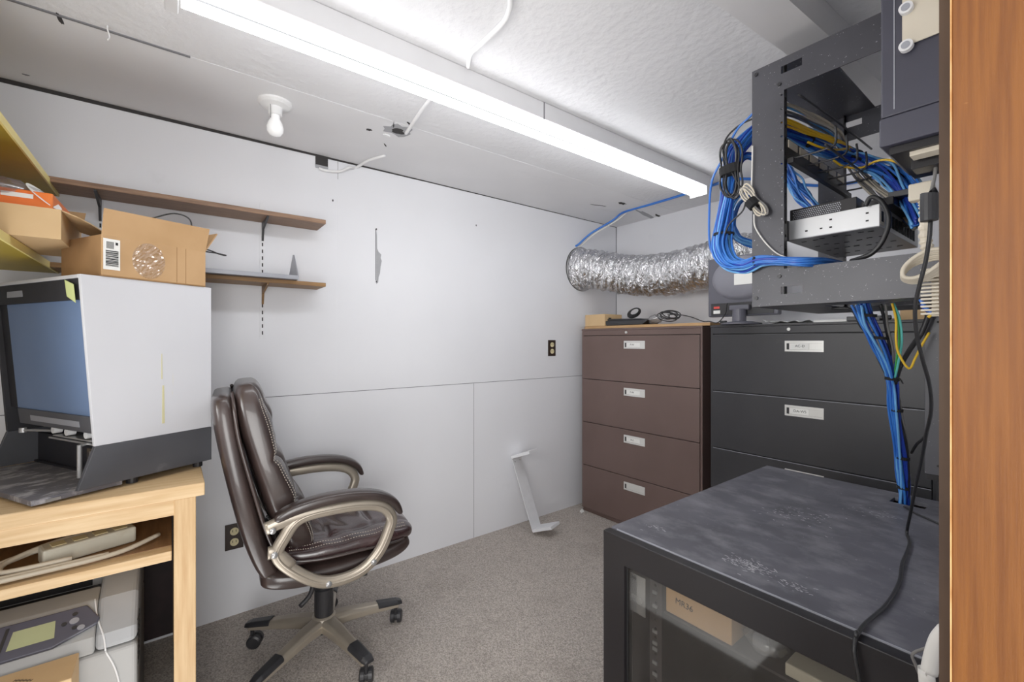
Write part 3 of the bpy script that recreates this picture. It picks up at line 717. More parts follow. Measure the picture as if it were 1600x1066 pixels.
# things on the brown cabinet
zt = 1.357
b_ = at(905,510,Z=zt)
cbx = thing('carton', 'small yellowish cardboard carton at the left on brown filing cabinet', 'box', (-2.2,2.5,zt))
MB().box(-2.262,-2.075,2.43,2.62,zt+.0005,zt+.085,T=None).build('body','box2',cbx,bevel=.002)
MB().box(-2.0755,-2.074,2.47,2.50,zt+.045,zt+.06).build('mark','ink',cbx)
tray_ = thing('black_tray', 'flat black plastic tray beside the small cardboard carton', 'tray', (-1.95,2.5,zt))
MB().prism([(-2.07,zt+.001),(-1.77,zt+.001),(-1.72,zt+.032),(-2.09,zt+.035)],1,2.44,2.60).build('body','blackplastic',tray_,bevel=.004)
MB().prism([(-2.10,zt+.037),(-1.76,zt+.034),(-1.80,zt+.044),(-2.10,zt+.050)],1,2.46,2.62).build('lid','blackplastic',tray_,bevel=.003)
coil = thing('coiled_cable', 'round coil of black cable on the flat black tray', 'cable', (-1.9,2.55,zt+.05))
for i in range(5):
    r = .040-.003*i; c0 = Vector((-1.915,2.55,zt+.088)); ax1 = Vector((.9,.2,.1)).normalized(); ax2 = Vector((-.1,.5,.8)).normalized()
    cable('loop', [c0+Vector((.004*i,-.004*i,.002*i))+ax1*r*math.cos(2*PI*j/10)*1.15+ax2*r*math.sin(2*PI*j/10) for j in range(10)], .0045, 'blackc', coil, closed=True)
coil2 = thing('coiled_cable', 'loose tangle of black cord at the right end of the brown filing cabinet', 'cable', (-1.62,2.5,zt))
R = random.Random(11)
for i in range(5):
    c0 = Vector((-1.60+R.uniform(-.03,.05),2.50+R.uniform(-.03,.03),zt+.048+R.uniform(-.003,.016)))
    ax1 = Vector((.9,R.uniform(-.3,.3),R.uniform(-.3,-.1))).normalized(); ax2 = Vector((.2,.5,.7)).normalized(); r = R.uniform(.035,.06)
    cable('loop', [c0+ax1*r*math.cos(2*PI*j/9)*1.3+ax2*r*.55*math.sin(2*PI*j/9) for j in range(9)], .0035, 'blackc', coil2, closed=True)
cable('cord', [Vector((-1.62,2.5,zt+.06)),Vector((-1.52,2.46,zt+.055)),Vector((-1.42,2.43,zt+.035)),Vector((-1.34,2.42,zt+.006)),Vector((-1.295,2.41,zt+.004)),Vector((-1.25,2.415,1.353)),Vector((-1.20,2.40,1.40)),Vector((-1.185,2.388,1.455))], .003, 'blackc', coil2)
flm = thing('plastic_bag', 'crumpled clear plastic bag between the black tray and cord tangle', 'bag', (-1.72,2.5,zt))
blob((-1.705,2.49,zt+.034), .05,.04,.028, 5).build('film','film',flm,smooth=True)
# papers and carton on the black cabinet
zk = 1.3385
pp = MB(); vs = []; fs = []
nx, ny = 12, 6
for i in range(nx+1):
    for j in range(ny+1):
        x = -1.02+.20*i/nx; y = 2.43+.22*j/ny
        vs.append((x, y, zk+.004+.012*(math.sin(i*.9)*math.sin(j*.8+1))**2+(.018 if i in (0,) else 0)))
pp.add(vs, [(i*(ny+1)+j,(i+1)*(ny+1)+j,(i+1)*(ny+1)+j+1,i*(ny+1)+j+1) for i in range(nx) for j in range(ny)])
tag(pp.build('paper_sheet','paper',None,smooth=True),'crumpled white paper sheet under the monitor on the black cabinet','paper')
p2 = MB().box(-.80,-.52,2.46,2.70,zk+.001,zk+.012).build('paper_stack','paper'); tag(p2,'flat stack of white paper in the middle of the black cabinet top','paper')
kc = MB().box(-.50,-.37,2.56,2.80,zk+.001,zk+.075).build('carton','box2',None,bevel=.002)
tag(kc,'pale tan carton at the right end of the black filing cabinet','box')
ad = MB().box(-.66,-.52,2.425,2.455,zk+.001,zk+.022).cyl((-.54,2.42,zk+.012),(-.50,2.42,zk+.012),.01).build('power_adapter','blackplastic',None,bevel=.003)
tag(ad,'small black power adapter at the front of the black cabinet top','adapter')
mf = MB().cyl((-1.245,2.44,zk+.013),(-1.215,2.44,zk+.013),.012).build('plug','blackplastic'); tag(mf,'small round black plug at the left corner of the black cabinet','plug')

# ================================================================== MONITOR (back to the room)
mo = thing('monitor', 'grey computer monitor seen from behind on the black filing cabinet', 'monitor', (-1.15,2.45,zk))
MX0, MX1, MZ0, MZ1 = -1.315, -.945, 1.385, 1.715
yb = 2.43
MB().box(MX0,MX1,yb,yb+.045,MZ0,MZ1).build('shell','monitor',mo,bevel=.008,seg=3)
MB().box(MX0+.012,MX1-.012,yb+.0455,yb+.048,MZ0+.02,MZ1-.012).build('screen','blackplastic',mo)
dome = MB(); cxm, czm = (MX0+MX1)/2, 1.59
vs = []; n = 36
prof = [(1,0),(.93,.016),(.8,.026),(.5,.032),(.01,.034)]
for s_, dd in prof:
    for j in range(n):
        a = 2*PI*j/n; vs.append((cxm+.16*s_*math.cos(a), yb-dd, czm+.118*s_*math.sin(a)))
dome.add(vs, [(i*n+j,i*n+(j+1)%n,(i+1)*n+(j+1)%n,(i+1)*n+j) for i in range(len(prof)-1) for j in range(n)]+[tuple(range((len(prof)-1)*n,len(prof)*n))])
dome.build('rear_bulge','monitor2',mo,smooth=True)
MB().box(cxm-.165,cxm+.165,yb-.004,yb-.0003,MZ0+.008,MZ0+.075).build('port_recess','blackplastic',mo,bevel=.003)
MB().box(cxm-.05,cxm+.055,yb-.034,yb-.0045,MZ0+.030,MZ0+.058).build('stand_hinge','monitor',mo,bevel=.006)
MB().cyl((cxm+.002,yb-.024,zk+.017),(cxm+.002,yb-.024,MZ0+.036),.034,n=28).build('stand_neck','monitor',mo,smooth=False)
MB().lathe([(.10,.001),(.10,.007),(.06,.016),(.0,.017)],(cxm,yb-.0,zk+.0)).build('stand_foot','monitor',mo)
MB().box(cxm-.148,cxm-.115,yb-.0055,yb-.0042,MZ0+.046,MZ0+.058).build('red_label','redlabel',mo)
MB().box(cxm-.150,cxm-.112,yb-.0055,yb-.0042,MZ0+.018,MZ0+.036).build('white_label','paper',mo)
MB().box(cxm-.02,cxm+.09,yb-.036,yb-.033,1.55,1.61).build('white_label','paper',mo)

# ================================================================== FOIL DUCT
du = thing('foil_duct', 'crumpled silver foil flexible duct coming out of the left wall', 'duct', (-1.9,2.6,1.7))
path = smooth([Vector((XA+.002,2.50,1.80)),Vector((XA+.07,2.508,1.797)),Vector((XA+.15,2.545,1.78)),Vector((-2.06,2.64,1.738)),Vector((-1.90,2.665,1.715)),Vector((-1.68,2.67,1.705)),Vector((-1.48,2.67,1.72)),Vector((-1.34,2.70,1.745)),Vector((-1.25,2.78,1.76)),Vector((-1.22,YB-.002,1.765))], 26)
fr = frames(path); nn_ = 56; R = random.Random(2); vs = []
ph = [[R.uniform(0,6.28) for _ in range(3)] for _ in range(6)]
for i, p in enumerate(path):
    for j in range(nn_):
        a = 2*PI*j/nn_
        rr = .142+.0045*math.sin(i*.9+a*1.0)+.0035*math.sin(i*.37+3*a+ph[0][0])+.003*math.sin(9*a+i*.21+ph[1][0])*math.sin(i*.6+ph[2][0]+2*a)+R.uniform(-.0022,.0022)
        if i < 20: rr += .020*(1-i/20)
        vs.append(p+fr[i][0]*rr*math.cos(a)+fr[i][1]*rr*math.sin(a))
b = MB(); k_ = len(path)
b.add(vs, [(i*nn_+j,i*nn_+(j+1)%nn_,(i+1)*nn_+(j+1)%nn_,(i+1)*nn_+j) for i in range(k_-1) for j in range(nn_)])
b.build('foil_sleeve','foil',du,smooth=False)
# hole round the duct in the wall
hp = [(2.503+.168*math.cos(2*PI*i/40), 1.803+.170*math.sin(2*PI*i/40)) for i in range(40)]
MB().prism(hp,0,XA-.001,XA+.002).build('duct_hole','crack',wl)
MB().tube([(XA+.004,y,z) for y,z in [(2.505+.160*math.cos(2*PI*i/40), 1.803+.164*math.sin(2*PI*i/40)) for i in range(40)]],.004,8,closed=True).build('wire_ring','steel',du,smooth=True)
# blue cable from duct hole up across the ceiling
bc = cable('blue_cable', [Vector((XA-.01,2.44,1.975)),Vector((XA+.02,2.45,1.985)),Vector((XA+.10,2.50,2.06)),Vector((-2.13,2.58,2.14)),Vector((-2.04,2.60,H-.008)),Vector((-1.8,2.60,H-.007)),Vector((-1.55,2.59,H-.007)),Vector((-1.36,2.57,H-.009)),Vector((-1.27,2.55,H-.012)),Vector((-1.16,2.6,2.17)),Vector((-1.0,2.75,2.13)),Vector((-.8,2.88,2.10)),Vector((-.4,2.90,2.10))], .008, 'blue', None, n=8)
tag(bc,'blue cable running from the foil duct hole up along the ceiling','cable')
bc2 = cable('white_cable', [Vector((XA-.01,2.47,1.97)),Vector((XA+.03,2.48,1.985)),Vector((XA+.11,2.53,2.06)),Vector((-2.12,2.61,2.14)),Vector((-2.03,2.63,H-.002))], .005, 'whitec')
tag(bc2,'white cable beside the blue cable at the foil duct hole','cable')

# ================================================================== WALL RACK (open frame)
RX0, RX1, RY0, RY1, RZ0, RZ1 = -.574, XR-.004, 1.30, 1.81, 1.346, 2.011
rk = thing('wall_rack', 'open black wall-mounted equipment rack full of network cables', 'rack', ((RX0+RX1)/2,(RY0+RY1)/2,RZ0))
for i_, (ya, yb_) in enumerate(((RY0,RY0+.003),(RY1-.003,RY1))):
    holes = [(RX0+.082,RX1-.08,RZ0+.098,RZ1-.087),(RX0+.075,RX0+.125,RZ1-.042,RZ1-.022),(RX0+.075,RX0+.125,RZ0+.030,RZ0+.050)]
    holes += [(RX0+.074,RX0+.0785,RZ0+.12+.037*j,RZ0+.1245+.037*j) for j in range(13)]
    MB().plate(1,ya,yb_,RX0,RX1,RZ0,RZ1,holes).build('side_frame','rack',rk)
MB().box(RX0,RX0+.16,RY0+.003,RY1-.003,RZ1-.003,RZ1-.0005).build('top_plate','rack',rk)
MB().box(RX1-.10,RX1,RY0+.003,RY1-.003,RZ1-.003,RZ1-.0005).build('top_plate','rack',rk)
MB().plate(2,RZ0,RZ0+.003,RX0,RX1,RY0+.003,RY1-.003,[(-.43,-.15,1.40,1.56)]).build('bottom_plate','rack',rk)
MB().box(RX1-.003,RX1,RY0+.003,RY1-.003,RZ0+.003,RZ1-.003).build('back_plate','rackframe',rk)
for ya, yb_ in ((RY0+.003,RY0+.022),(RY1-.022,RY1-.003)):
    MB().plate(0,RX0+.079,RX0+.0815,ya,yb_,RZ0+.003,RZ1-.003,[(ya+.006,ya+.013,RZ0+.11+.037*j,RZ0+.118+.037*j) for j in range(14)]).build('mounting_rail','rackframe',rk)
for px, py in ((1182,117),(1218,132),(1182,466),(1218,432)):
    q = at(px,py,Y=RY0); MB().cyl((q.x,RY0-.004,q.z),(q.x,RY0+.001,q.z),.005,n=12).build('screw','steel' if False else 'blackplastic',rk)
# silver switch in the rack
sw = thing('network_switch', 'silver rack switch with slotted underside inside the black wall rack', 'network switch', (-.4,1.6,1.531))
SX0,SX1,SY0,SY1,SZ0,SZ1 = -.512,-.306,1.372,1.78,1.531,1.586
MB().box(SX0,SX1,SY0,SY1,SZ0+.0015,SZ1).build('chassis','silver',sw,bevel=.001)
hl = []
R = random.Random(5)
for i in range(7):
    for j in range(4):
        x = SX0+.02+.026*i+R.uniform(-.004,.004); y = SY0+.04+.095*j+R.uniform(-.01,.01); hl.append((x,x+.012,y,y+.006))
MB().box(SX0+.0005,SX1-.0005,SY0+.0005,SY1-.0005,SZ0,SZ0+.001).build('underside','chassisunder',sw)
ub = MB()
for h in hl: ub.box(h[0],h[1],h[2],h[3],SZ0-.0006,SZ0)
ub.build('underside_slots','ink',sw)
pb = MB()
for i in range(10): pb.box(SX1,SX1+.0012,SY0+.05+.032*i,SY0+.072+.032*i,SZ0+.012,SZ1-.012)
pb.build('port_row','ink',sw)
MB().box(SX1+.0002,SX1+.001,SY0+.004,SY0+.038,SZ0+.006,SZ1-.006).build('power_inlet','plate',sw)
MB().box(SX1+.0010,SX1+.002,SY0+.012,SY0+.028,SZ0+.014,SZ1-.016).build('inlet_socket','ink',sw)
for px, py in ((1260,361),(1283,357),(1298,343),(1298,355),(1355,333),(1355,345)):
    q = at(px,py,Y=SY0); MB().box(q.x-.003,q.x+.003,SY0-.0008,SY0,q.z-.002,q.z+.002).build('screw','ink',sw)
MB().box(SX0-.004,SX0+.006,SY0-.008,SY0+.004,SZ0,SZ1).build('ear','blackplastic',sw)
# black vented unit on the switch
vu = thing('vented_unit', 'black vented box sitting on the silver rack switch', 'device', (-.43,1.5,SZ1))
MB().box(-.510,-.356,1.388,1.72,SZ1+.0005,SZ1+.034).build('casing','rackframe',vu,bevel=.001)
mh = MB()
for i in range(24):
    for j in range(5): mh.box(-.502+.0047*i+(.0023 if j%2 else 0),-.4995+.0047*i+(.0023 if j%2 else 0),1.3872,1.388,SZ1+.006+.005*j,SZ1+.0085+.005*j)
mh.build('vent_grille','greymetal',vu)
ud = thing('slim_device', 'slim black device lying along the silver rack switch', 'device', (-.32,1.6,SZ1))
MB().box(-.350,-.285,1.40,1.77,SZ1+.0005,SZ1+.020).build('casing','rackframe',ud,bevel=.002)
MB().box(-.30,-.25,1.42,1.50,SZ1+.021,SZ1+.036).build('adapter','blackplastic',ud,bevel=.002)
# black power cord of the switch
pc = cable('power_cord', [at(1352,322,Y=1.36),at(1360,309,Y=1.355),at(1374,312,Y=1.352),at(1386,330,Y=1.35),at(1388,352,Y=1.35),at(1378,378,Y=1.35),at(1362,396,Y=1.352),at(1343,404,Y=1.358),at(1330,408,Y=1.37)], .0058, 'blackc', sw)

# cable manager with rings and patch panel, inside the rack
cm = thing('cable_manager', 'black ring cable manager and patch panel high in the wall rack', 'cable manager', (-.5,1.55,1.76))
MB().box(-.500,-.4915,1.312,1.795,1.742,1.800).build('panel','rackframe',cm)
for i in range(6):
    MB().box(-.4913,-.489,1.325+.078*i,1.385+.078*i,1.776,1.796).build('port_block','plate',cm)
rods = MB()
for i in range(6):
    y = 1.34+.086*i
    b = MB(); b.tube(smooth([(-.495,y,1.748),(-.44,y,1.746),(-.392,y,1.75),(-.386,y,1.775),(-.388,y,1.80)],4),.0028,8); b.build('ring','blackplastic',cm,smooth=True)
MB().box(-.488,-.474,1.312,1.795,1.728,1.741).build('rail','rackframe',cm)
cable('rod',[(-.40,1.31,1.747),(-.40,1.79,1.747)],.003,'blackplastic',cm)
cable('rod',[(-.46,1.31,1.90),(-.44,1.55,1.89),(-.42,1.79,1.87)],.003,'blackplastic',cm)
def on(y, x, z): return Vector((x,y,z))
# cables lying on the rings, then leaving to the right
bu = thing('cable_bundle', 'blue cables on the ring manager curving down to the right of rack', 'cable bundle', (-.45,1.5,1.78))
mainp = [at(1196,196,Y=1.36),at(1225,206,Y=1.42),at(1262,220,Y=1.51),at(1300,236,Y=1.61),at(1330,247,Y=1.69),at(1358,258,Y=1.66),at(1386,268,Y=1.60),at(1412,292,Y=1.52),at(1430,322,Y=1.45),at(1438,350,Y=1.40)]
bundle(bu, mainp, 38, .02, .0031, ['blue','blue','navy','lightblue','blue'], 3, spreads=[.030,.030,.030,.028,.024,.028,.030,.028,.024,.016])
byu = thing('cable_bundle', 'beige cables on the ring manager fanning down behind silver switch', 'cable bundle', (-.45,1.5,1.8))
bundle(byu, [at(1200,166,Y=1.38),at(1232,172,Y=1.44),at(1268,188,Y=1.53),at(1300,206,Y=1.62),at(1318,232,Y=1.70),at(1340,268,Y=1.72),at(1370,300,Y=1.70),at(1400,325,Y=1.64),at(1428,352,Y=1.58)], 14, .016, .0033, ['beigecable','lightblue','beigecable','greyc'], 8, spreads=[.014,.016,.018,.018,.014,.014,.018,.022,.016])
byy = thing('cable_bundle', 'yellow cables lying over the blue ones on the ring manager', 'cable bundle', (-.45,1.5,1.8))
bundle(byy, [at(1202,184,Y=1.32),at(1232,193,Y=1.37),at(1262,206,Y=1.46),at(1295,217,Y=1.55),at(1318,226,Y=1.62),at(1330,234,Y=1.66)], 7, .008, .0032, ['yellowc'], 4, spreads=[.012,.011,.009,.008,.006,.003])
cable('cable',[at(1262,222,Y=1.44),at(1282,230,Y=1.48),at(1305,234,Y=1.55),at(1326,232,Y=1.62)],.0032,'yellowc',byy)
cable('cable',[at(1302,250,Y=1.60),at(1318,260,Y=1.62),at(1345,262,Y=1.62),at(1372,251,Y=1.58),at(1398,252,Y=1.54),at(1418,268,Y=1.48)],.0032,'yellowc',byy)
for i in (1,3,5):
    p = smooth(mainp,7)[5+i*8]; tie(bu, p, (0,1,0), .029, .004)
# second blue bundle passing down behind the switch
b2 = thing('cable_bundle', 'blue cables dropping behind the silver rack switch', 'cable bundle', (-.5,1.7,1.65))
bundle(b2, [at(1222,245,Y=1.70),at(1234,272,Y=1.70),at(1252,300,Y=1.71),at(1275,326,Y=1.72),at(1290,350,Y=1.74)], 14, .02, .0034, ['blue','lightblue','blue'], 6, spreads=[.022,.024,.026,.022,.02])
# hanging loop left of the rack
hb = thing('cable_bundle', 'big bundle of blue cables looping down the left side of wall rack', 'cable bundle', (-.68,1.4,1.4))
loop = [at(1224,178,Y=1.42),at(1196,190,Y=1.42),at(1168,214,Y=1.40),at(1148,240,Y=1.38),at(1141,275,Y=1.36),at(1136,310,Y=1.34),at(1130,350,Y=1.32),at(1128,385,Y=1.31),at(1142,410,Y=1.30),at(1166,416,Y=1.29),at(1188,408,Y=1.275),at(1220,408,Y=1.275),at(1248,409,Y=1.277),at(1268,409,Y=1.30),at(1290,411,Y=1.36),at(1310,415,Y=1.44)]
bundle(hb, loop, 30, .02, .0032, ['blue','blue','lightblue','blue','navy','blue'], 12, spreads=[.010,.016,.022,.024,.020,.020,.026,.028,.026,.022,.013,.010,.010,.010,.011,.012], wob=.6)
bundle(hb, [at(1176,300,Y=1.5),at(1152,316,Y=1.44),at(1142,345,Y=1.38),at(1150,370,Y=1.36),at(1172,382,Y=1.40),at(1190,386,Y=1.42)], 9, .012, .0032, ['blue','lightblue'], 14)
bundle(hb, [at(1224,262,Y=1.5),at(1196,252,Y=1.46),at(1168,244,Y=1.41),at(1152,262,Y=1.39),at(1150,300,Y=1.37)], 8, .013, .0032, ['blue','navy'], 15)
for px, py, Y, r in ((1140,266,1.37,.030),(1131,366,1.315,.029)):
    tie(hb, at(px,py,Y=Y), (.05,0,1), r, .012 if py < 300 else .006, name='strap')
tie(hb, at(1181,408,Y=1.276), (1,0,.0), .015, .006)
for i_, pts in enumerate(([(1182,172),(1168,186),(1150,205),(1128,250),(1112,285),(1108,340),(1110,388),(1122,400)],
             [(1186,196),(1150,212),(1124,262),(1112,300)])):
    if i_ == 0: cable('cable', [at(x,y,Y=1.33) for x,y in pts], .0034, 'blue', hb)
bk = thing('coiled_cable', 'tied black cable coil hanging on the blue bundle', 'cable', (-.68,1.35,1.7))
R = random.Random(21)
for i in range(5):
    dx = R.uniform(-5,6); w = R.uniform(13,21)
    pts = [at(1141+dx+w*math.sin(2*PI*j/12)*(1 if j%12 else 1)*abs(math.cos(PI*j/12*1))**.0*(.55+.45*abs(math.cos(2*PI*j/12))), 264-R.uniform(40,48)*math.cos(2*PI*j/12), Y=1.318+.004*math.sin(j+i)) for j in range(12)]
    cable('loop', pts, .0026, 'blackc', bk, closed=True)
cable('cord', [at(1182,183,Y=1.33),at(1155,196,Y=1.33),at(1135,216,Y=1.325),at(1130,240,Y=1.32),at(1140,262,Y=1.315),at(1155,290,Y=1.315),at(1166,302,Y=1.31)], .0026, 'blackc', bk)
cable('cord', [at(1166,312,Y=1.30),at(1160,330,Y=1.30),at(1140,350,Y=1.295),at(1130,372,Y=1.29)], .0024, 'blackc', bk)
MB().tube([at(1140,259,Y=1.322),at(1141,272,Y=1.322)],.032,14,sx=1,sy=.55).build('strap','velcro',bk)
gk = thing('coiled_cable', 'small grey cable coil tied with black strap on left rack upright', 'cable', (-.6,1.28,1.6))
R = random.Random(31)
for i in range(6):
    a0 = R.uniform(-.2,.2); cx, cy = 1172+R.uniform(-2,3), 314+R.uniform(-2,2)
    pts = []
    for j in range(12):
        t = 2*PI*j/12; u_ = 27*math.cos(t); v_ = (9+R.uniform(-1.5,3))*math.sin(t)*(.5+.5*abs(math.cos(t)))
        ca, sa = math.cos(.95+a0), math.sin(.95+a0)
        pts.append(at(cx+u_*ca-v_*sa+6, cy+u_*sa+v_*ca, Y=1.283))
    cable('loop', pts, .0024, 'beigecable' if i%2 else 'greyc', gk, closed=True)
MB().tube([at(1172,314,Y=1.283),at(1180,322,Y=1.283)],.021,14,sx=.8,sy=.8).build('strap','velcro',gk)
cable('cord', [at(1176,228,Y=1.29),at(1175,270,Y=1.29),at(1174,300,Y=1.288)], .0020, 'whitec', gk)
cable('cord', [at(1178,335,Y=1.288),at(1180,355,Y=1.29),at(1195,378,Y=1.29),at(1214,396,Y=1.29),at(1234,404,Y=1.292),at(1252,412,Y=1.294)], .0018, 'whitec', gk)

# ================================================================== WALL-HUNG DEVICE
wd_ = thing('wall_device', 'slate grey rack unit hung vertically near the door jamb', 'device', (-.15,1.1,1.59))
WX0, WX1 = -.2216, -.128
MB().box(WX0,WX1,1.0,1.25,1.645,2.185).build('casing','device',wd_,bevel=.003)
MB().box(WX0-.002,WX1,.998,1.22,1.594,1.644).build('end_cap','device',wd_,bevel=.003)
MB().box(WX0+.018,WX0+.0195,.9985,1.0,1.655,2.18).build('ridge','greymetal',wd_)
MB().box(WX0+.01,WX1-.005,1.01,1.20,1.580,1.5935).box(WX0+.03,WX1-.01,1.06,1.10,1.560,1.5935).build('connector_block','rackframe',wd_,bevel=.001)
MB().box(WX0+.035,WX1-.02,1.02,1.05,1.572,1.582).build('connector_tab','plate',wd_,bevel=.001)
MB().cyl((WX0+.009,.996,2.02),(WX0+.009,1.0,2.02),.0035,n=14).build('badge','plate',wd_)
pl_ = MB().box(WX0+.030,WX1+.012,.9945,.9975,1.755,2.185).build('mounting_plate','plate',wd_,bevel=.002)
q1 = at(1416,72,Y=.99)
for py in (13,72):
    q = at(1416,py,Y=.99)
    s = MB().tube([(q.x,.9945,q.z),(q.x,.985,q.z)],.0095,20).build('screw','whiteplastic',pl_)
    MB().tube([(q.x,.986,q.z),(q.x,.9838,q.z)],.006,20).build('screw_hole','greymetal',s)
MB().box(WX1+.0005,XR-.001,1.02,1.24,1.70,2.185).build('wall_bracket','plate',wd_)
hc = MB().tube(smooth([(-.25,1.31,2.10),(-.235,1.30,2.14),(-.215,1.29,2.17),(-.20,1.28,2.185)]),.012,10).build('cable_stub','beigecable',None,smooth=True)
tag(hc,'thick beige cable end above the wall rack near ceiling','cable')

# ================================================================== BEIGE CONNECTORS, FERRITE CABLE
zb = thing('wiring_block', 'white ribbed punch-down wiring block beside the door jamb', 'wiring block', (-.17,1.18,1.38))
q0 = at(1446,490,Y=1.22)
MB().box(q0.x+.010,XR-.002,1.215,1.235,1.300,1.400).build('body','plate',zb)
for i in range(13): MB().box(q0.x-.004,XR-.012,1.200,1.2155,1.303+.0074*i,1.3065+.0074*i).build('fin','plate',zb)
cn = thing('ribbed_cable', 'thick beige cable with ribbed strain relief below slate device', 'cable', (-.2,1.2,1.5))
q = at(1444,285,Y=1.16)
MB().box(q.x-.022,q.x+.014,1.15,1.175,1.525,1.5585).build('plug','plate',cn,bevel=.003)
rb = MB()
path = smooth([Vector((q.x,1.163,1.526)),at(1446,330,Y=1.17),at(1446,372,Y=1.18),at(1452,400,Y=1.18)],14)
rb.tube(path,[.0105 if (i//2)%2 else .0085 for i in range(len(path))],12); rb.build('strain_relief','plate',cn)
lp = thing('coiled_cable', 'looped bunch of flat beige cables hung beside the door jamb', 'cable', (-.2,1.15,1.42))
for i in range(6):
    cable('loop', [at(1474,388+i*3,Y=1.15+.004*i),at(1448,392+i*3,Y=1.15+.004*i),at(1424,406+i*2,Y=1.15+.004*i),at(1411,421+i*1.6,Y=1.15+.004*i),at(1413,433+i,Y=1.15+.004*i),at(1430,434+i*1.5,Y=1.15+.004*i),at(1452,424+i*2,Y=1.15+.004*i),at(1474,408+i*3,Y=1.15+.004*i)], .0038, 'plate' if i%2 else 'beigecable', lp, closed=False)
fc = thing('ferrite_cable', 'black cord with ferrite bead draping over the rack cabinet top', 'cord', (-.25,1.3,.9))
cable('cord', [at(1463,235,Y=1.08),at(1461,270,Y=1.08),at(1455,300,Y=1.08)], .0028, 'greyc', fc)
cable('cord', [at(1454,345,Y=1.08),at(1452,372,Y=1.08),at(1446,410,Y=1.09),at(1437,445,Y=1.10),at(1430,480,Y=1.12),at(1432,520,Y=1.15),at(1441,560,Y=1.18),at(1452,600,Y=1.22),at(1455,640,Y=1.26),at(1447,680,Y=1.30),at(1440,720,Y=1.36),at(1432,755,Y=1.42),at(1423,800,Y=1.46),
      at(1417,832,Z=.756),at(1421,850,Z=.7555),at(1410,880,Z=.7555),at(1405,910,Z=.7555),at(1385,945,Z=.7555),at(1352,975,Z=.7555),at(1338,994,Z=.7555), Vector((-.235,.918,.757)),Vector((-.234,.900,.735)),Vector((-.228,.898,.70)),Vector((-.222,.898,.66)),Vector((-.205,.896,.56)),Vector((-.20,.895,.35)),Vector((-.20,.89,.1))], .0034, 'blackc', fc)
MB().tube(smooth([at(1453,303,Y=1.08),at(1452,306,Y=1.08),at(1452,340,Y=1.08),at(1452,346,Y=1.08)],3),[.008,.0125,.0128,.0128,.0128,.0128,.0128,.0125,.0125,.008][:10],16).build('ferrite_bead','blackplastic',fc,smooth=False)

# vertical black panel between rack and cabinet
vp = thing('black_channel', 'narrow black vertical metal channel hanging below the wall rack', 'channel', (-.23,1.6,.89))
q0 = at(1443,740,Y=1.60)
MB().prism([(-.262,1.60),(-.2,1.60),(-.2,1.603),(-.259,1.603),(-.259,1.63),(-.262,1.63)],2,.895,1.325).build('channel','rack',vp,bevel=.001)
MB().box(-.258,-.12,1.6035,1.66,.88,.95).box(-.22,-.12,1.64,1.66,.95,1.3455).build('mount','rackframe',vp)
for z in (.92,1.30): MB().cyl((-.235,1.599,z),(-.235,1.6005,z),.003,n=12).build('hole','ink',vp)
q = at(1460,620,Y=1.58)
cable('wire_hook',[Vector((-.195,1.598,q.z+.012)),Vector((-.225,1.590,q.z+.012)),Vector((-.225,1.590,q.z-.022)),Vector((-.195,1.598,q.z-.022))],.002,'steel',vp,k=3)

# vertical cable run from rack down into the cabinet
vr = thing('cable_bundle', 'blue and teal cable run dropping from rack into the black cabinet', 'cable bundle', (-.35,1.6,1.0))
def vy(py): return 1.489+(1.80-1.489)*(py-478)/(785-478)
vp1 = [at(x,y,Y=vy(y)) for x,y in ((1343,474),(1352,500),(1368,530),(1383,562),(1394,600),(1397,640),(1403,690),(1409,735),(1412,765),(1412,786),(1413,800))]
bundle(vr, vp1, 16, .014, .0033, ['navy','blue','lightblue','blue','teal','navy','blue'], 17, spreads=[.018,.018,.016,.014,.012,.012,.013,.014,.013,.012,.012])
cable('cable', [at(x,y,Y=vy(y)) for x,y in ((1300,482),(1330,484),(1345,510),(1362,530),(1370,555),(1383,582),(1393,600),(1402,640),(1415,690),(1420,740),(1418,786))], .0036, 'blackc', vr)
cable('cable', [at(x,y,Y=vy(y)+.01) for x,y in ((1376,476),(1382,500),(1388,530),(1394,560),(1398,590),(1404,640))], .0042, 'blackc', vr)
cable('cable', [at(x,y,Y=vy(y)+.005) for x,y in ((1384,476),(1387,510),(1395,545),(1397,580),(1408,640),(1418,700),(1422,750))], .0028, 'greyc', vr)
for px, py, r in ((1357,493,.019),(1374,528,.018),(1394,592,.017),(1401,641,.015),(1411,716,.016),(1411,762,.016)):
    tie(vr, at(px,py,Y=vy(py)), (.1,.0,1), r, .008)
cable('tie_tail', [at(1400,591,Y=vy(591)-.01),at(1406,592,Y=vy(591)-.012),at(1411,600,Y=vy(591)-.012)], .0018, 'velcro', vr)
yg = thing('ground_wires', 'yellow and green wires looping beneath the wall rack', 'wire', (-.33,1.55,1.3))
cable('wire', [at(1394,474,Y=1.50),at(1400,500,Y=1.51),at(1400,530,Y=1.52),at(1404,552,Y=1.53),at(1420,576,Y=1.54),at(1430,560,Y=1.55),at(1440,540,Y=1.56),at(1452,520,Y=1.57)], .0028, 'yellowc', yg)
cable('wire', [at(1396,474,Y=1.505),at(1406,500,Y=1.52),at(1409,535,Y=1.54),at(1403,570,Y=1.57),at(1398,592,Y=1.60)], .0028, 'teal', yg)
cable('wire', [at(1393,474,Y=1.51),at(1402,498,Y=1.525),at(1405,530,Y=1.545),at(1401,560,Y=1.57),at(1397,590,Y=1.605)], .0024, 'green', yg)
bkc = cable('black_cable', [at(1398,600,Y=1.61),at(1408,570,Y=1.60),at(1426,540,Y=1.585),at(1440,520,Y=1.575),at(1455,480,Y=1.57)], .006, 'blackc'); tag(bkc,'thick black cable rising right from the blue and teal run','cable')
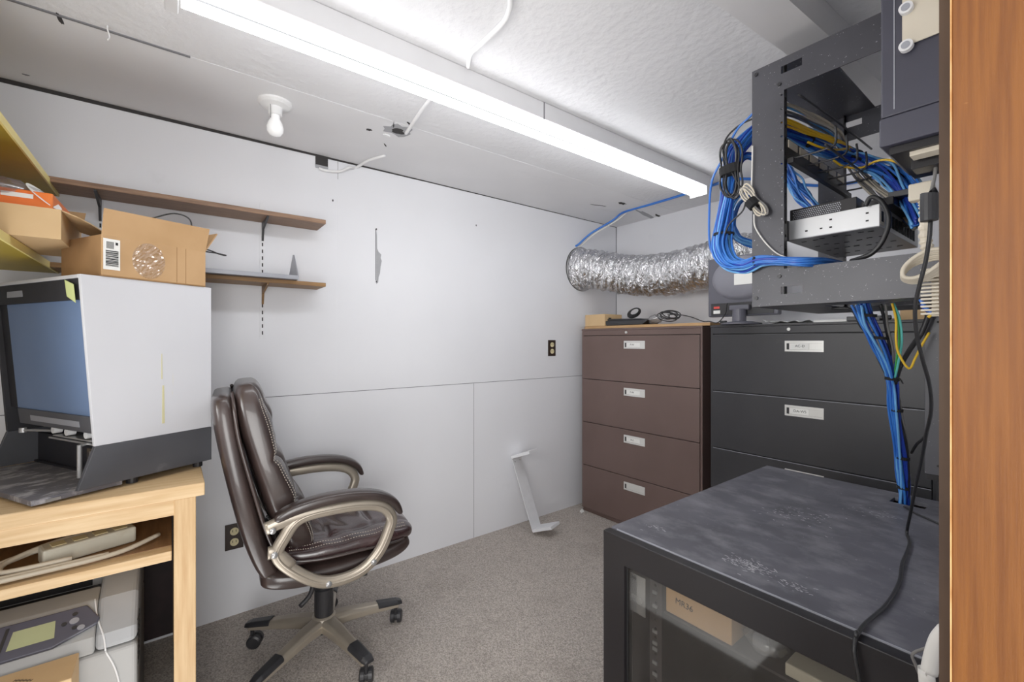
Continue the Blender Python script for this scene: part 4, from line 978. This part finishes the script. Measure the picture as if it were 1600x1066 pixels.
bkd = cable('black_cable', [at(1424,708,Y=1.74),at(1432,695,Y=1.70),at(1442,686,Y=1.68),at(1458,670,Y=1.67)], .0036, 'blackc'); tag(bkd,'short dark cable branching right behind the black channel','cable')
bke = cable('black_cable', [at(1413,792,Z=.755),at(1430,802,Z=.7545),at(1450,811,Z=.7545),at(1470,820,Z=.7545)], .003, 'blackc'); tag(bke,'thin black cable lying across the rear of the cabinet top','cable')
bl3 = thing('cable_bundle', 'short blue and yellow cables between rack and door jamb', 'cable bundle', (-.2,1.42,1.33))
cable('cable',[at(1438,468,Y=1.27),at(1446,480,Y=1.27),at(1456,488,Y=1.27),at(1470,484,Y=1.27)],.0035,'blue',bl3)
cable('cable',[at(1440,476,Y=1.28),at(1450,486,Y=1.28),at(1470,478,Y=1.28)],.0035,'navy',bl3)
cable('cable',[at(1450,496,Y=1.28),at(1462,488,Y=1.28),at(1472,486,Y=1.28)],.003,'yellowc',bl3)

# ================================================================== RACK CABINET WITH GLASS DOOR
GX0, GX1, GY0, GY1, GZ = -.78, XR-.03, .91, 1.895, .75
rc = thing('rack_cabinet', 'black rack cabinet with dusty top and glass front door', 'rack cabinet', ((GX0+GX1)/2,(GY0+GY1)/2,0))
def R_(nm,m,b,par=None,bevel=0,sm=False): return b.build(nm,m,par or rc,bevel=bevel,smooth=sm)
R_('top','racktop',MB().plate(2,GZ-.012,GZ,GX0,GX1,GY0+.030,GY1,[(-.372,-.290,1.775,1.835)]),None,.0015)
sc_ = MB(); R = random.Random(77)
c_s = at(1172,884,Z=GZ)
for (cx_, cy_, n_, sx_, sy_) in ((c_s.x,c_s.y,150,.050,.028),(c_s.x+.09,c_s.y-.015,30,.03,.02),(-.50,1.42,60,.10,.10),(-.70,1.02,16,.03,.03),(-.36,1.62,30,.07,.05)):
    for i in range(n_):
        x, y = R.gauss(cx_, sx_*.5), R.gauss(cy_, sy_*.5); a = R.uniform(-.7,.5); l, w_ = R.uniform(.001,.005), R.uniform(.0004,.0010)
        if not (GX0+.02 < x < GX1-.02 and GY0+.04 < y < GY1-.02): continue
        d_ = Vector((math.cos(a),math.sin(a),0)); e_ = Vector((-d_.y,d_.x,0)); p_ = Vector((x,y,GZ+.0003))
        sc_.add([p_-d_*l-e_*w_,p_+d_*l-e_*w_,p_+d_*l+e_*w_,p_-d_*l+e_*w_],[(0,1,2,3)])
R_('scuff_marks','scuff',sc_)['kind'] = 'stuff'
R_('side_wall','rackframe',MB().box(GX0,GX0+.015,GY0+.03,GY1,.02,GZ-.012))
R_('side_wall','rackframe',MB().box(GX1-.015,GX1,GY0+.03,GY1,.02,GZ-.012))
R_('back_wall','rackin',MB().box(GX0+.015,GX1-.015,GY1-.015,GY1,.02,GZ-.012))
R_('plinth','rackframe',MB().box(GX0+.01,GX1-.01,GY0+.03,GY1-.01,0,.06))
dr = R_('door','rackframe',MB().plate(1,GY0,GY0+.026,GX0-.002,GX1+.002,.012,GZ-.002,[(GX0+.066,GX1-.066,.10,.678)]),None,.002)
R_('glass_pane','glass',MB().box(GX0+.0665,GX1-.0665,GY0+.012,GY0+.015,.101,.6775),dr)
R_('gasket','blackdark',MB().plate(1,GY0+.010,GY0+.0115,GX0+.0662,GX1-.0662,.1005,.6778,[(GX0+.070,GX1-.070,.105,.674)]),dr)
R_('mounting_rail','rackin',MB().plate(1,GY0+.075,GY0+.078,GX0+.09,GX0+.125,.06,GZ-.02,[(GX0+.104,GX0+.110,.085+.0222*i,.092+.0222*i) for i in range(28)]))
for z in (.60,.565,.50,.47,.455,.42,.39,.33): R_('cage_nut','steel',MB().box(GX0+.100,GX0+.113,GY0+.071,GY0+.0745,z,z+.008))
R_('edge_highlight','greymetal',MB().box(GX0+.02,GX1,GY0+.0285,GY0+.0298,GZ-.003,GZ+.0005))
R_('shelf','rackin',MB().box(GX0+.13,GX1-.02,GY0+.078,GY0+.55,.560,.566))
R_('inner_liner','rackin',MB().box(GX0+.0155,GX0+.017,GY0+.10,GY1-.02,.06,GZ-.02))
R_('inner_floor','rackin',MB().box(GX0+.02,GX1-.02,GY0+.04,GY1-.02,.0605,.064))
# key bag taped inside the glass
kg = thing('key_bag', 'small clear bag with key taped inside the glass door', 'bag', (-.70,.945,.58))
q0 = at(978,888,Y=.936); q1 = at(1008,960,Y=.936)
MB().box(q0.x,q1.x,.9365,.9375,q1.z-.01,q0.z-.004).build('bag','film',kg)
q = at(993,935,Y=.939)
kk = MB(); kk.tube([(q.x+.010,.9385,q.z-.003),(q.x+.010,.940,q.z-.003)],.009,18).box(q.x-.012,q.x+.004,.9385,.940,q.z-.001,q.z+.006)
kk.build('key','steel',kg)
q = at(990,900,Y=.9365)
MB().box(q.x-.006,q.x+.008,.9360,.9364,q.z-.008,q.z-.001).build('ink_mark','ink',kg)
# carton marked MR36
mr = thing('marked_carton', 'brown carton marked MR36 on the shelf behind the glass', 'box', (-.56,1.05,.567))
A0 = Vector((-.644,.99,.567))
MB().box(-.648,-.482,.993,1.115,.5665,.648).build('carton','box',mr,bevel=.0015)
text('MR36', .020, (-.598,.9922,.604), basis((1,0,-.05),(.05,0,1)), 'ink', mr)
pbg = thing('plastic_bag', 'clear plastic bag of parts on the shelf behind glass', 'bag', (-.43,1.03,.567))
blob((-.425,1.03,.592),.045,.03,.022,8).build('film','film',pbg,smooth=True)
MB().box(-.45,-.42,1.02,1.035,.575,.60).build('contents','greymetal',pbg,bevel=.002)
wa = thing('white_adapter', 'white flat adapter in clear film on the rack cabinet shelf', 'adapter', (-.3,1.03,.567))
MB().box(-.375,-.24,.995,1.05,.5665,.592).build('casing','plate',wa,bevel=.003)
MB().box(-.36,-.20,1.055,1.12,.5665,.600).build('film_wrap','film',wa)
# pale hose at the right front corner
hs = cable('pale_hose', [at(1478,985,Y=.86),at(1466,1000,Y=.86),at(1458,1022,Y=.86),at(1452,1050,Y=.86),at(1450,1080,Y=.86),Vector((-.108,.86,.45)),Vector((-.112,.855,.2)),Vector((-.112,.85,.0))], .0095, 'whitec', n=14)
tag(hs,'pale thick hose hanging at the front right of rack cabinet','hose')
gw = cable('wire', [at(1475,1000,Y=.90),at(1450,1012,Y=.896),at(1426,1022,Y=.896),at(1431,1040,Y=.896),at(1440,1062,Y=.896),at(1450,1090,Y=.896)], .0022, 'greyc', k=3)
tag(gw,'thin bent grey wire over the front right cabinet edge','wire')

# ================================================================== OFFICE CHAIR
ch = thing('office_chair', 'brown leather swivel office chair with pewter arms and base', 'chair', (-1.885,.49,0), math.radians(-5))
def K(nm,m,b,par=None,bevel=0,sm=True): return b.build(nm,m,par or ch,bevel=bevel,smooth=sm,world=False)
def bent(spine, hw, th, e=.55, nv=60, nu=48, pend=5, mod=None):
    """soft slab following a spine given in (y, z); hw(v) half width, th(v) half thickness"""
    P = smooth([Vector((0,y,z)) for y,z in spine], 12)
    L = [0]
    for i in range(1,len(P)): L.append(L[-1]+(P[i]-P[i-1]).length)
    def sample(v):
        s = v*L[-1]
        for i in range(1,len(P)):
            if L[i] >= s-1e-9:
                f = (s-L[i-1])/(L[i]-L[i-1]); return P[i-1].lerp(P[i],f), (P[i]-P[i-1]).normalized()
        return P[-1], (P[-1]-P[-2]).normalized()
    b = MB(); vs = []
    for i in range(nv+1):
        w = math.sin((i/nv-.5)*PI)*.5+.5 if True else i/nv
        w = .5*w+.5*i/nv
        s = max(0,1-abs(2*w-1)**pend)**(1/pend)
        p, t = sample(w); nrm = Vector((0, t.z, -t.y))   # forward-facing normal for an upward spine
        for j in range(nu):
            a = 2*PI*j/nu; ca, sa = math.cos(a), math.sin(a)
            cx = math.copysign(abs(ca)**e, ca); cn_ = math.copysign(abs(sa)**e, sa)
            x = hw(w)*cx*(.55+.45*s) if s < .999 else hw(w)*cx
            n_ = th(w)*cn_*s
            if mod: n_ = mod(x, w, n_, cn_)
            vs.append(Vector((x,0,0))+p+nrm*n_)
    b.add(vs, [(i*nu+j,i*nu+(j+1)%nu,(i+1)*nu+(j+1)%nu,(i+1)*nu+j) for i in range(nv) for j in range(nu)]+[tuple(range(nu))[::-1],tuple(range(nv*nu,(nv+1)*nu))])
    return b
# rear shell of the back
K('back_shell','leather',bent([(-.185,.415),(-.225,.50),(-.262,.62),(-.300,.79),(-.330,.95),(-.347,1.07)], lambda v: .225+.022*math.sin(v*PI), lambda v: .036, .45, pend=7))
def bmod(x, v, n_, cn_):
    if cn_ <= 0: return n_
    k = 1
    for v0 in (.33,.60): k -= .30*math.exp(-((v-v0-.03*math.cos(x*9))/.022)**2)
    k -= .42*math.exp(-((abs(x)-.155)/.012)**2)
    k += .10*math.sin(v*46+x*14)*math.exp(-((abs(x)-.12)/.06)**2)*.5+.06*math.sin(v*21+x*25)
    if v > .62: k += .22*math.exp(-((v-.82)/.13)**2)
    return n_*k
cush = bent([(-.085,.48),(-.130,.60),(-.180,.73),(-.228,.88),(-.262,1.01),(-.272,1.105)], lambda v: .200+.038*math.sin(v*PI)**.6, lambda v: .050+.010*math.exp(-((v-.25)/.2)**2), .5, nv=110, nu=96, pend=5, mod=bmod)
K('back_cushion','leather',cush)
# stitching and piping follow the cushion's own surface
def stitch(src, nv, nu, j, r0, r1, r=.0012, step=1):
    st = MB()
    pt = smooth([src.v[i*nu+j] for i in range(r0, r1)], 3)
    c0 = sum((Vector(src.v[i*nu+k]) for i in (nv//2,) for k in range(nu)), Vector())/nu
    for i in range(0, len(pt)-3, 4): st.tube([pt[i], pt[i+2]], r, 5)
    K('stitching', 'stitch', st)
for j in (6, 9, 39, 42): stitch(cush, 110, 96, j, 10, 98)
for sx in (-1,1):
    K('piping','leather',MB().tube(smooth([(sx*.222,-.165,.47),(sx*.238,-.215,.60),(sx*.243,-.262,.78),(sx*.236,-.297,.93),(sx*.215,-.310,1.03),(sx*.15,-.315,1.075)],8),.006,8))
# seat
K('seat_shell','leather',bent([(-.235,.440),(-.10,.420),(.05,.420),(.20,.436),(.285,.462)][::-1], lambda v: .250, lambda v: .040, .5, pend=6))
def smod(x, v, n_, cn_):
    k = 1
    k -= .30*math.exp(-((abs(x)-.165)/.012)**2)
    for v0 in (.30,.62): k -= .22*math.exp(-((v-v0)/.02)**2)*(1 if abs(x) < .165 else .2)
    k += .10*math.sin(v*30+x*30)*.6
    return n_*k
scush = bent([(.300,.486),(.24,.500),(.12,.496),(-.02,.492),(-.13,.494),(-.20,.500)], lambda v: .262-.02*v, lambda v: .043, .6, nv=90, nu=96, pend=4, mod=smod)
K('seat_cushion','leather2',scush)
for j in (8, 11, 37, 40): stitch(scush, 90, 96, j, 12, 78)
for sx in (-1,1):
    K('piping','leather',MB().tube(smooth([(sx*.235,-.19,.50),(sx*.258,-.05,.485),(sx*.264,.10,.485),(sx*.258,.20,.482),(sx*.245,.250,.482)],8),.005,8))
# arms
armo = [(-.215,.632),(-.165,.652),(-.10,.665),(0,.672),(.10,.662),(.165,.640),(.198,.600),(.190,.555),(.155,.485),(.10,.432),(.03,.408),(-.06,.418),(-.14,.470),(-.205,.540),(-.222,.575),(-.195,.600)]
for sx in (-1,1):
    x = sx*.285
    ring_ = smooth([(x,y,z) for y,z in [(-.12,.655),(0,.664),(.10,.655),(.160,.632),(.188,.590),(.178,.545),(.145,.478),(.09,.428),(.02,.410),(-.06,.422),(-.14,.480),(-.19,.545),(-.17,.600)]],6,True)
    fr_ = K('armrest','pewter',MB().tube(ring_,.021,16,closed=True,sx=.72,sy=.95,up=(1,0,0),sq=.7))
    K('arm_groove','pewter',MB().tube([p+Vector((sx*.014,0,0)) for p in ring_],.0045,8,closed=True),fr_)
    K('arm_prong','pewter',MB().tube(smooth([(x,-.225,.640),(x,-.17,.655),(x,-.10,.662),(x,-.02,.664)],5),.021,14,sx=.72,sy=.95,up=(1,0,0),sq=.7),fr_)
    K('arm_prong','pewter',MB().tube(smooth([(x,-.218,.560),(x,-.195,.555),(x,-.15,.500)],5),.021,14,sx=.72,sy=.95,up=(1,0,0),sq=.7),fr_)
    pad = bent([(-.200,.665),(-.14,.688),(-.04,.702),(.06,.700),(.14,.683),(.195,.648),(.222,.600)], lambda v: .030, lambda v: .022-.006*v, .7, nv=40, nu=28, pend=4)
    for i,vv in enumerate(pad.v): pad.v[i] = vv+Vector((x,0,0))
    K('arm_pad','leather',pad,fr_)
    for y,z in ((-.205,.636),(-.200,.556),(-.035,.413),(.118,.448)):
        K('bolt','steel',MB().tube([(x+sx*.014,y,z),(x+sx*.021,y,z)],.010,16),fr_)
    K('arm_mount','blackplastic',MB().box(min(x,sx*.20),max(x,sx*.20),-.06,.10,.398,.408),fr_,sm=False)
# mechanism and column
K('mechanism','blackplastic',MB().box(-.07,.07,-.10,.09,.355,.392).box(-.18,.18,-.03,.03,.378,.396),None,.006,False)
K('tilt_lever','blackplastic',MB().tube(smooth([(.05,-.02,.37),(.062,-.045,.32),(.064,-.060,.27),(.062,-.095,.235)],5),.009,10))
K('gas_lift','blackplastic',MB().lathe([(.034,.13),(.036,.16),(.036,.25),(.030,.255),(.030,.30),(.024,.31),(.024,.36)],(0,0,0)),sm=False)
K('hub','pewter',MB().lathe([(.040,.088),(.052,.094),(.052,.128),(.044,.140),(.038,.145)],(0,0,0)),sm=False)
K('hub_plug','blackplastic',MB().cyl((0,0,.072),(0,0,.09),.026,n=20),sm=False)
for i in range(5):
    a = math.radians(13.8+5+72*i); dv = Vector((math.cos(a),math.sin(a),0)); sd = Vector((-dv.y,dv.x,0))
    b = MB(); P = []
    secs = [(.03,.118,.036,.022),(.10,.116,.030,.020),(.20,.104,.025,.016),(.305,.090,.021,.013)]
    pts = [dv*r+Vector((0,0,z)) for r,z,w,h in secs]
    vs = []
    for (r,z,w,h) in secs:
        c_ = dv*r+Vector((0,0,z))
        for s_,u_ in ((-1,-1),(1,-1),(1,.35),(.6,1),(-.6,1),(-1,.35)): vs.append(c_+sd*w*s_+Vector((0,0,h*u_)))
    b.add(vs,[(k2*6+j,k2*6+(j+1)%6,(k2+1)*6+(j+1)%6,(k2+1)*6+j) for k2 in range(3) for j in range(6)]+[(5,4,3,2,1,0),(18,19,20,21,22,23)])
    lg = K('leg','pewter',b,None,.004,False)
    vs = []
    for (r,z,w,h) in ((.215,.1035,.0265,.0165),(.30,.0915,.0235,.0145),(.322,.087,.018,.011)):
        c_ = dv*r+Vector((0,0,z+.0015))
        for s_,u_ in ((-1,-.2),(1,-.2),(1,.4),(.6,1.05),(-.6,1.05),(-1,.4)): vs.append(c_+sd*w*s_+Vector((0,0,h*u_)))
    K('foot_pad','blackplastic',MB().add(vs,[(k2*6+j,k2*6+(j+1)%6,(k2+1)*6+(j+1)%6,(k2+1)*6+j) for k2 in range(2) for j in range(6)]+[(5,4,3,2,1,0),(12,13,14,15,16,17)]),lg,.003,False)
    c_ = dv*.298; aa = a+[.9,-.5,.4,1.8,-.8][i]; wx = Vector((math.cos(aa),math.sin(aa),0)); off = Vector((-wx.y,wx.x,0))*.010
    cs = K('caster','blackplastic',MB().cyl(c_+Vector((0,0,.030)),c_+Vector((0,0,.078)),.0075,n=12).tube([c_+off-wx*.006+Vector((0,0,.030)),c_+off+wx*.006+Vector((0,0,.030))],.020,16),sm=False)
    for s_ in (-1,1):
        K('wheel','blackplastic',MB().tube([c_+off+wx*s_*.007+Vector((0,0,.0275)),c_+off+wx*s_*.021+Vector((0,0,.0275)),c_+off+wx*s_*.025+Vector((0,0,.0275))],[.027,.0265,.020],22),cs,sm=False)

# small scraps on the carpet by the brown cabinet
sc = MB().add([(-2.262,2.372,.002),(-2.225,2.35,.002),(-2.235,2.393,.002),(-2.25,2.385,.022)],[(0,1,2),(0,1,3),(1,2,3),(2,0,3)]).build('paper_scrap','paper'); tag(sc,'torn white paper scrap at the foot of the brown cabinet','scrap')

# ================================================================== LIGHT
def area(name, loc, rot, sx, sy, power, col=(1,1,1)):
    l = bpy.data.lights.new(name, 'AREA'); l.shape = 'RECTANGLE'; l.size = sx; l.size_y = sy; l.energy = power; l.color = col
    o = bpy.data.objects.new(name, l); COL.objects.link(o); o.location = loc; o.rotation_euler = rot; return o
# added unseen fill lights: beyond the doorway, at the near end, on the floor
area('hall_light', (.95,-.35,1.02), (math.radians(90),0,math.radians(62)), 1.3, 1.8, 50, (1,.98,.96))  # added unseen fill beyond the doorway, not a hall lamp
nl = area('near_fill', (-.95,-.60,1.45), (math.radians(86),0,math.radians(8)), 1.0, .6, 8, (1,.99,.98)); nl.data.spread = math.radians(100)  # added fill towards the back wall
up = area('floor_fill', (-1.15,-.22,.03), (PI,0,0), .8, .7, 6.5, (1,.99,.98)); up.data.spread = math.radians(128)  # added fill to brighten the ceiling and undersides
w = bpy.data.worlds.new('world'); C.world = w; w.use_nodes = True
bg = w.node_tree.nodes['Background']; bg.inputs[0].default_value = (.95,.97,1,1); bg.inputs[1].default_value = .5

# ================================================================== CAMERA
cam = bpy.data.cameras.new('camera'); cam.sensor_width = 36; cam.lens = 36*F/1600; cam.clip_start = .01
co = bpy.data.objects.new('camera', cam); COL.objects.link(co); co.location = (0,0,1.25)
yaw = math.atan2(.611, -.792)   # forward direction (-.792, .611)
co.rotation_euler = (PI/2, 0, yaw-PI/2)
C.camera = co
C.view_settings.view_transform = 'Standard'
C.view_settings.look = 'None'
C.view_settings.exposure = .11
try: C.cycles.diffuse_bounces = 8; C.cycles.max_bounces = 14; C.cycles.transparent_max_bounces = 12
except Exception: pass
C.view_settings.gamma = 1.12
